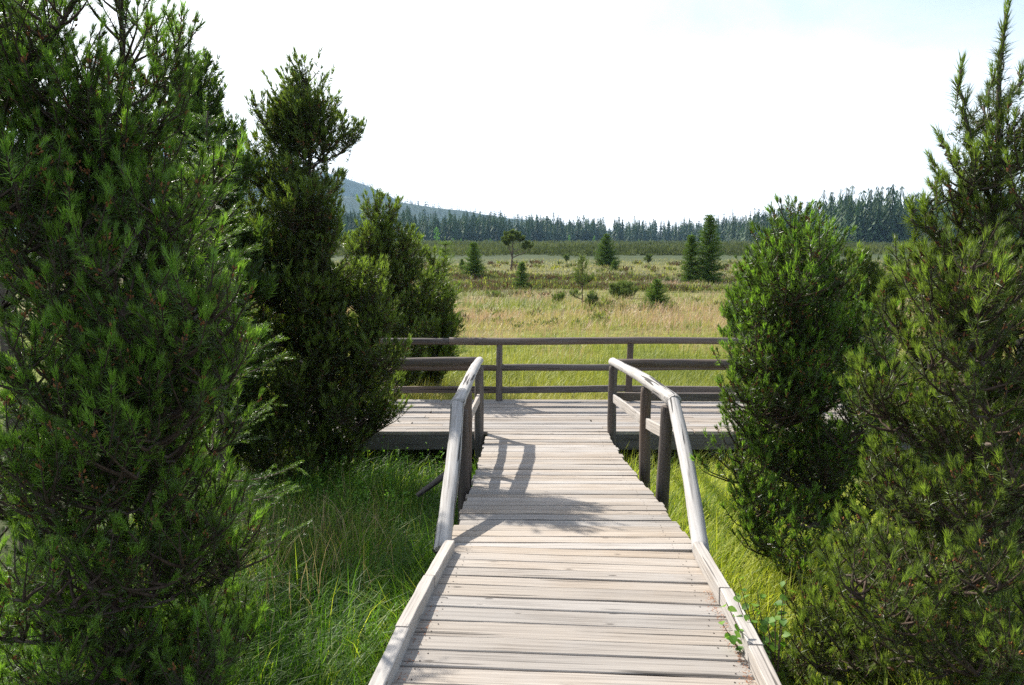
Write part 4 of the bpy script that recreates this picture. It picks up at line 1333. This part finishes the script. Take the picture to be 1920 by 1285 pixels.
def dwarf_belt():
    """The belt of dwarf pine that closes the bog in front of the forest: one mass."""
    r = np.random.default_rng(53)
    n = 5200
    y = 1 / (1 / 98 + (1 / 560 - 1 / 98) * r.uniform(0, 1, n))
    x = r.uniform(-0.34, 0.75, n) * y
    edge = 100 + 45 * vnoise(x * 0.035, 0 * x, 15) + 60 * np.clip((x / y - 0.15) * 2, 0, 1) * vnoise(x * 0.02, 0 * x, 18)
    k = (y > edge * (0.86 + 0.3 * vnoise(x * 0.16, y * 0.05, 25))) & (vnoise(x * 0.05, y * 0.03, 16) > 0.24)
    x, y = x[k], y[k]; n = len(x)
    rad = r.uniform(0.9, 2.2, n) * (1 + y / 500)
    hgt = r.uniform(0.9, 1.9, n)
    c = np.stack([x, y, ground_z(x, y) - 0.1], -1)
    V, F, T = tuft_mass(c, rad, hgt, 32, 0.12 + 0.0019 * y, np.clip(r.normal(0.5, 0.16, n) + 0.9 * (vnoise(x * 0.04, y * 0.02, 27) - 0.5), 0, 1), r)
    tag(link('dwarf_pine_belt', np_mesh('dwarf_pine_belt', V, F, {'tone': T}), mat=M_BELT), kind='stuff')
    print('belt', len(F))


dwarf_belt()

# ------------------------------------------------------------------ trees standing in the bog
def gat(u, Y):
    p = at(u, 600, Y)
    return gbase(p[0], Y, -0.03)


def top_h(u, v, Y):
    return float(at(u, v, Y)[2] - gat(u, Y)[2])


SB = 'single spruces scattered over the bog'
for i, (u, v, Y, R, lab, tt) in enumerate([
        (1325, 404, 50, .95, 'tallest dark green spruce of the pair standing in the open bog', .5),
        (1292, 442, 50.5, .62, 'smaller lighter spruce leaning close against the tallest bog spruce', .55),
        (1135, 440, 82, 1.35, 'broad dense spruce standing alone in the middle of the bog before the dwarf pines', .35),
        (888, 456, 56, .85, 'pointed bright green spruce near the pines of the shaded side, by a tiny companion', .6),
        (978, 492, 44, .42, 'small slender spruce below the umbrella-shaped pine', .5),
        (1230, 525, 31, .55, 'low bright green spruce on the yellow grass, nearest of the bog spruces', .65),
        (1150, 488, 70, .4, 'tiny spruce at the foot of the broad dense bog spruce', .6),
        (867, 487, 68, .4, 'tiny spruce just behind the pointed bright green spruce', .5),
        (836, 448, 17, .42, 'light green spruce tip rising behind the lower spreading pine', .75),
        (1682, 470, 70, .6, 'yellowish little spruce seen through the gap between the sunny-side pines', .95),
        (1660, 478, 72, .8, 'round dark little spruce next to the yellowish one in the gap', .3)]):
    R *= 1.22
    b = gat(u, Y)
    spruce('spruce_tree', lab, b, top_h(u, v, Y), R, group=SB, seed=60 + i, lod='far' if Y > 20 else 'mid', droop=0.12, tip_tone=tt, expo=0.85, density=1.7, bare=0.04, mat=M_BOG_SPRUCE)


def bog_pine(lab, u, Y, rows, seed, lod='vfar', **kw):
    b = gat(u, Y)
    L = [(at(a, v, Y + dy), R, FL) for (a, v, R, FL, dy) in rows]
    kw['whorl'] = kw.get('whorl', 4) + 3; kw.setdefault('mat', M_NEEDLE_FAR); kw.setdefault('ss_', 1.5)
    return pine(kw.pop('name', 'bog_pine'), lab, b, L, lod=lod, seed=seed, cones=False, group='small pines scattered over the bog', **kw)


bog_pine('young pine with a bare lower stem standing on the pinkish grass', 1092, 32,
         [(1092, 480, .28, 1.2, 0), (1082, 514, .24, .5, .2), (1108, 518, .24, .5, -.1), (1074, 545, .16, .3, 0), (1114, 547, .16, .3, .1)], 71, lod='far', trunk_r=0.035, step=0.11, whorl=2, shoot_gap=0.09, bias=0.3, ss_=1.15)
bog_pine('rounded grey-green dwarf pine bush in the middle of the grass', 1170, 38,
         [(1150, 533, .3, .6, 0), (1165, 530, .3, .7, .3), (1180, 530, .3, .7, -.2), (1192, 540, .3, .5, 0), (1148, 548, .3, .4, .2), (1170, 545, .35, .5, -.5)], 72, lod='far', trunk_r=0.03, step=0.12, whorl=4, shoot_gap=0.09, bias=0.15, name='pine_bush')
bog_pine('small grey-green pine bush left of the bare-stemmed young pine', 1047, 35, [(1045, 556, .2, .4, 0), (1052, 553, .2, .45, .1), (1040, 565, .2, .3, 0)], 73, lod='far', trunk_r=0.02, step=0.12, whorl=4, shoot_gap=0.09, bias=0.2, name='pine_bush')
bog_pine('low spreading bush at the foot of the bare-stemmed young pine', 1110, 31.5, [(1105, 562, .2, .3, 0), (1116, 555, .16, .4, .1), (1125, 572, .2, .2, 0), (1140, 578, .24, .2, .2), (1160, 582, .24, .2, 0)], 74, lod='far', trunk_r=0.02, step=0.12, whorl=4, shoot_gap=0.09, name='pine_bush')
bog_pine('flat bright green bush beside the nearest bog spruce', 1212, 30.5, [(1205, 578, .2, .25, 0), (1215, 574, .2, .25, .2), (1195, 582, .22, .2, -.2), (1245, 580, .2, .2, 0)], 75, lod='far', trunk_r=0.02, step=0.12, whorl=4, shoot_gap=0.09, bias=0.4, name='pine_bush')
bog_pine('yellow-green low bush on the grass under the tiny slender spruce', 928, 38, [(920, 553, .25, .3, 0), (930, 551, .25, .3, .2), (938, 556, .25, .25, -.2)], 76, lod='far', trunk_r=0.02, step=0.12, whorl=4, shoot_gap=0.09, bias=0.45, name='pine_bush')
bog_pine('dark low bush near the far grass edge, between the two single spruces', 1216, 88, [(1213, 482, .6, .7, 0), (1220, 482, .6, .7, .3), (1217, 486, .8, .5, 0)], 77, trunk_r=0.03, step=0.2, whorl=5, shoot_gap=0.16, name='pine_bush')
bog_pine('small dark round bush before the dwarf pine belt, below the broad spruce', 1062, 100, [(1060, 482, .6, .7, 0), (1065, 481, .6, .7, .3)], 78, trunk_r=0.03, step=0.2, whorl=5, shoot_gap=0.16, name='pine_bush')
bog_pine('small dark green bush on the grass at the foot of the spruce pair', 1322, 46, [(1318, 545, .3, .4, 0), (1328, 543, .3, .4, .2)], 79, lod='far', trunk_r=0.02, step=0.12, whorl=4, shoot_gap=0.09, name='pine_bush')
bog_pine('dark green bush low in the heather between broad spruce and spruce pair', 1258, 52, [(1250, 530, .35, .4, 0), (1262, 532, .35, .4, .2), (1240, 534, .35, .3, .2)], 80, lod='far', trunk_r=0.02, step=0.13, whorl=4, shoot_gap=0.1, name='pine_bush')
bog_pine('low dark bush beside the pines on the edge of the heather', 865, 43, [(858, 553, .3, .3, 0), (870, 552, .3, .3, .2)], 81, lod='far', trunk_r=0.02, step=0.12, whorl=4, shoot_gap=0.09, name='pine_bush')

# umbrella pine
def umbrella_pine():
    Y = 70
    b = np.array(gat(956, Y))
    pine('umbrella_pine', 'old umbrella-shaped pine with several bare stems and a flat round crown', b,
         [(at(u, v, Y + dy), R, FL) for u, v, R, FL, dy in ((962, 436, .42, .45, 0), (950, 440, .4, .5, .3), (972, 440, .4, .5, -.3), (943, 449, .36, .45, .1), (980, 449, .36, .4, .2), (957, 445, .4, .5, -.6),
          (967, 444, .4, .5, .6), (947, 456, .32, .4, -.3), (990, 457, .3, .3, 0), (997, 462, .24, .25, .2), (984, 463, .2, .25, -.2))],
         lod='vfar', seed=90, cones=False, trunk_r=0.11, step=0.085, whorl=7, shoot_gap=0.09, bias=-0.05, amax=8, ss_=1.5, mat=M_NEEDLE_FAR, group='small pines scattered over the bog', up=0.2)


umbrella_pine()

# ------------------------------------------------------------------ forest
def forest():
    r = np.random.default_rng(97)
    # forest edge: distance as a function of bearing (x/y), with tree height as measured against the sky
    def edge(q):
        return np.interp(q, [-0.6, -0.21, -0.1, 0.05, 0.2, 0.26, 0.31, 0.38, 0.42, 0.53, 0.9], [560, 580, 600, 660, 780, 700, 540, 480, 400, 390, 380])
    n = 2100
    q = r.uniform(-0.50, 0.80, n)
    dd = r.uniform(0, 1, n) ** 1.5 * 110
    Y = edge(q) + dd
    X = q * Y
    hmean = np.interp(q, [-0.6, -0.2, -0.05, 0.2, 0.27, 0.33, 0.42, 0.55, 0.9], [21, 21, 20.5, 18, 18.5, 20, 24, 24, 24])
    h = hmean * np.clip(r.normal(1.0, 0.17, n), 0.5, 1.4)
    h = np.where(dd < 8, h * r.uniform(0.5, 1.0, n), h)
    base = np.stack([X, Y, np.full(n, -0.6)], -1)
    vis = (q > -0.30) & (q < 0.60)
    order = np.argsort(np.where(vis, -h / Y * np.where(dd < 45, 1, 0.2) * r.uniform(0.8, 1.2, n), 0))
    pick = order[:290]
    rest = np.setdiff1d(np.arange(n), pick)
    meshes = []
    for k, (v, f) in enumerate(FAR_VARIANTS):
        for tn in (0.25, 0.55, 0.8):
            me = np_mesh('forest_spruce', v, f, {'tone': np.full(len(v), tn)})
            me.materials.append(M_FAR)
            meshes.append(me)
    for i in pick:
        o = link('forest_spruce', meshes[int(r.integers(0, len(meshes)))])
        o.location = base[i]
        w = h[i] * r.uniform(0.8, 1.2)
        o.scale = (w, w, h[i]); o.rotation_euler = (0, 0, r.uniform(0, 6.28))
        nearer = q[i] > 0.36
        if nearer:
            tag(o, 'dark spruce in the nearer block of forest, above the sunny-side pines', 'spruce', 'spruces of the nearer forest block')
        else:
            tag(o, 'bluish spruce in the long forest edge across the bog', 'spruce', 'spruces of the far forest edge')
    v, f, tn = far_trees(base[rest], h[rest])
    tag(link('far_forest', np_mesh('far_forest', v, f, {'tone': tn}), mat=M_FAR), kind='stuff')
    # thin, tall survivors that stick out on the sunny side
    for (u, v_, Y_, lab) in ((1372, 391, 470, 'thin tall spruce sticking out of the forest just past the spruce pair'), (1405, 395, 470, 'thin tall spruce sticking out above the grey-green bush'),
                             (1437, 395, 460, 'thin spruce over the crown edge of the rounded pine'), (1345, 402, 520, 'thin spruce top between the spruce pair and the tall thin one')):
        b = at(u, 456, Y_)
        o = link('forest_spruce', meshes[int(r.integers(0, len(meshes)))])
        hh = float(at(u, v_, Y_)[2] + 0.6)
        o.location = (b[0], Y_, -0.6); o.scale = (hh * 0.5, hh * 0.5, hh)
        tag(o, lab, 'spruce', 'thin spruces above the forest')
    # pale birches along the forest foot
    leaf = []
    for k in range(3):
        c = np.array([[0, 0, 0.12]]).repeat(6, 0) + np.stack([r.normal(0, 0.07, 6), r.normal(0, 0.07, 6), np.linspace(0.05, 0.62, 6)], -1)
        V, F, T = tuft_mass(c, np.full(6, 0.17), np.full(6, 0.2), 30, np.full(6, 0.07), np.full(6, 0.5), r)
        me = np_mesh('forest_birch', V, F, {'tone': T}); me.materials.append(M_BIRCH); leaf.append(me)
    for j, (u, v_, Y_) in enumerate(((820, 425, 575), (793, 445, 570), (1067, 440, 640), (1113, 442, 650), (1196, 448, 720), (1240, 449, 735), (851, 446, 585), (865, 447, 585), (1425, 435, 330), (1218, 449, 725), (700, 442, 560), (920, 447, 600))):
        b = at(u, 456, Y_)
        hh = float(at(u, v_, Y_)[2] + 0.6)
        o = link('forest_birch', leaf[j % 3])
        o.location = (b[0], Y_ - 4, -0.6); o.scale = (hh * 0.8, hh * 0.8, hh); o.rotation_euler = (0, 0, j)
        tag(o, 'pale green birch at the foot of the forest edge', 'birch', 'birches along the forest foot')


forest()

# ------------------------------------------------------------------ small things
def litter():
    r = np.random.default_rng(101)
    n = 420
    y = r.uniform(2.2, 3.6, n); side = np.where(r.uniform(0, 1, n) < 0.75, 1, -1)
    x = ramp_cx(y) + side * (0.665 - np.abs(r.normal(0, 0.022, n)))
    P = np.stack([x, y, ramp_z(y) + 0.004 + r.uniform(0, 0.008, n)], -1)
    d = norm(np.stack([r.normal(0, 1, n), r.normal(0, 1, n), r.normal(0, 0.15, n)], -1)); s = norm(np.cross(d, [0, 0, 1.0]))
    L = r.uniform(0.006, 0.02, n)[:, None]; w = r.uniform(0.0012, 0.003, n)[:, None]
    V = np.stack([P - s * w - d * L / 2, P + s * w - d * L / 2, P + d * L / 2], 1).reshape(-1, 3)
    tag(link('needle_litter', np_mesh('needle_litter', V, np.arange(len(V)).reshape(-1, 3)), mat=M_CONE), kind='stuff')


litter()

# ------------------------------------------------------------------ haze
def haze():
    m, nt, out = new_mat('haze_air')
    v = nt.nodes.new("ShaderNodeVolumePrincipled")
    v.inputs['Color'].default_value = (0.42, 0.69, 1.0, 1)
    v.inputs['Density'].default_value = 0.00011
    v.inputs['Anisotropy'].default_value = 0.0
    nt.links.new(v.outputs[0], out.inputs['Volume'])
    a = np.array([(x, y, z) for x in (-5400, 5400) for y in (-1200, 5400) for z in (-8, 620)], float)
    F = np.array([(0, 1, 3, 2), (4, 6, 7, 5), (0, 4, 5, 1), (2, 3, 7, 6), (0, 2, 6, 4), (1, 5, 7, 3)])
    tag(link('haze', np_mesh('haze', a, F), mat=m), kind='stuff')


haze()
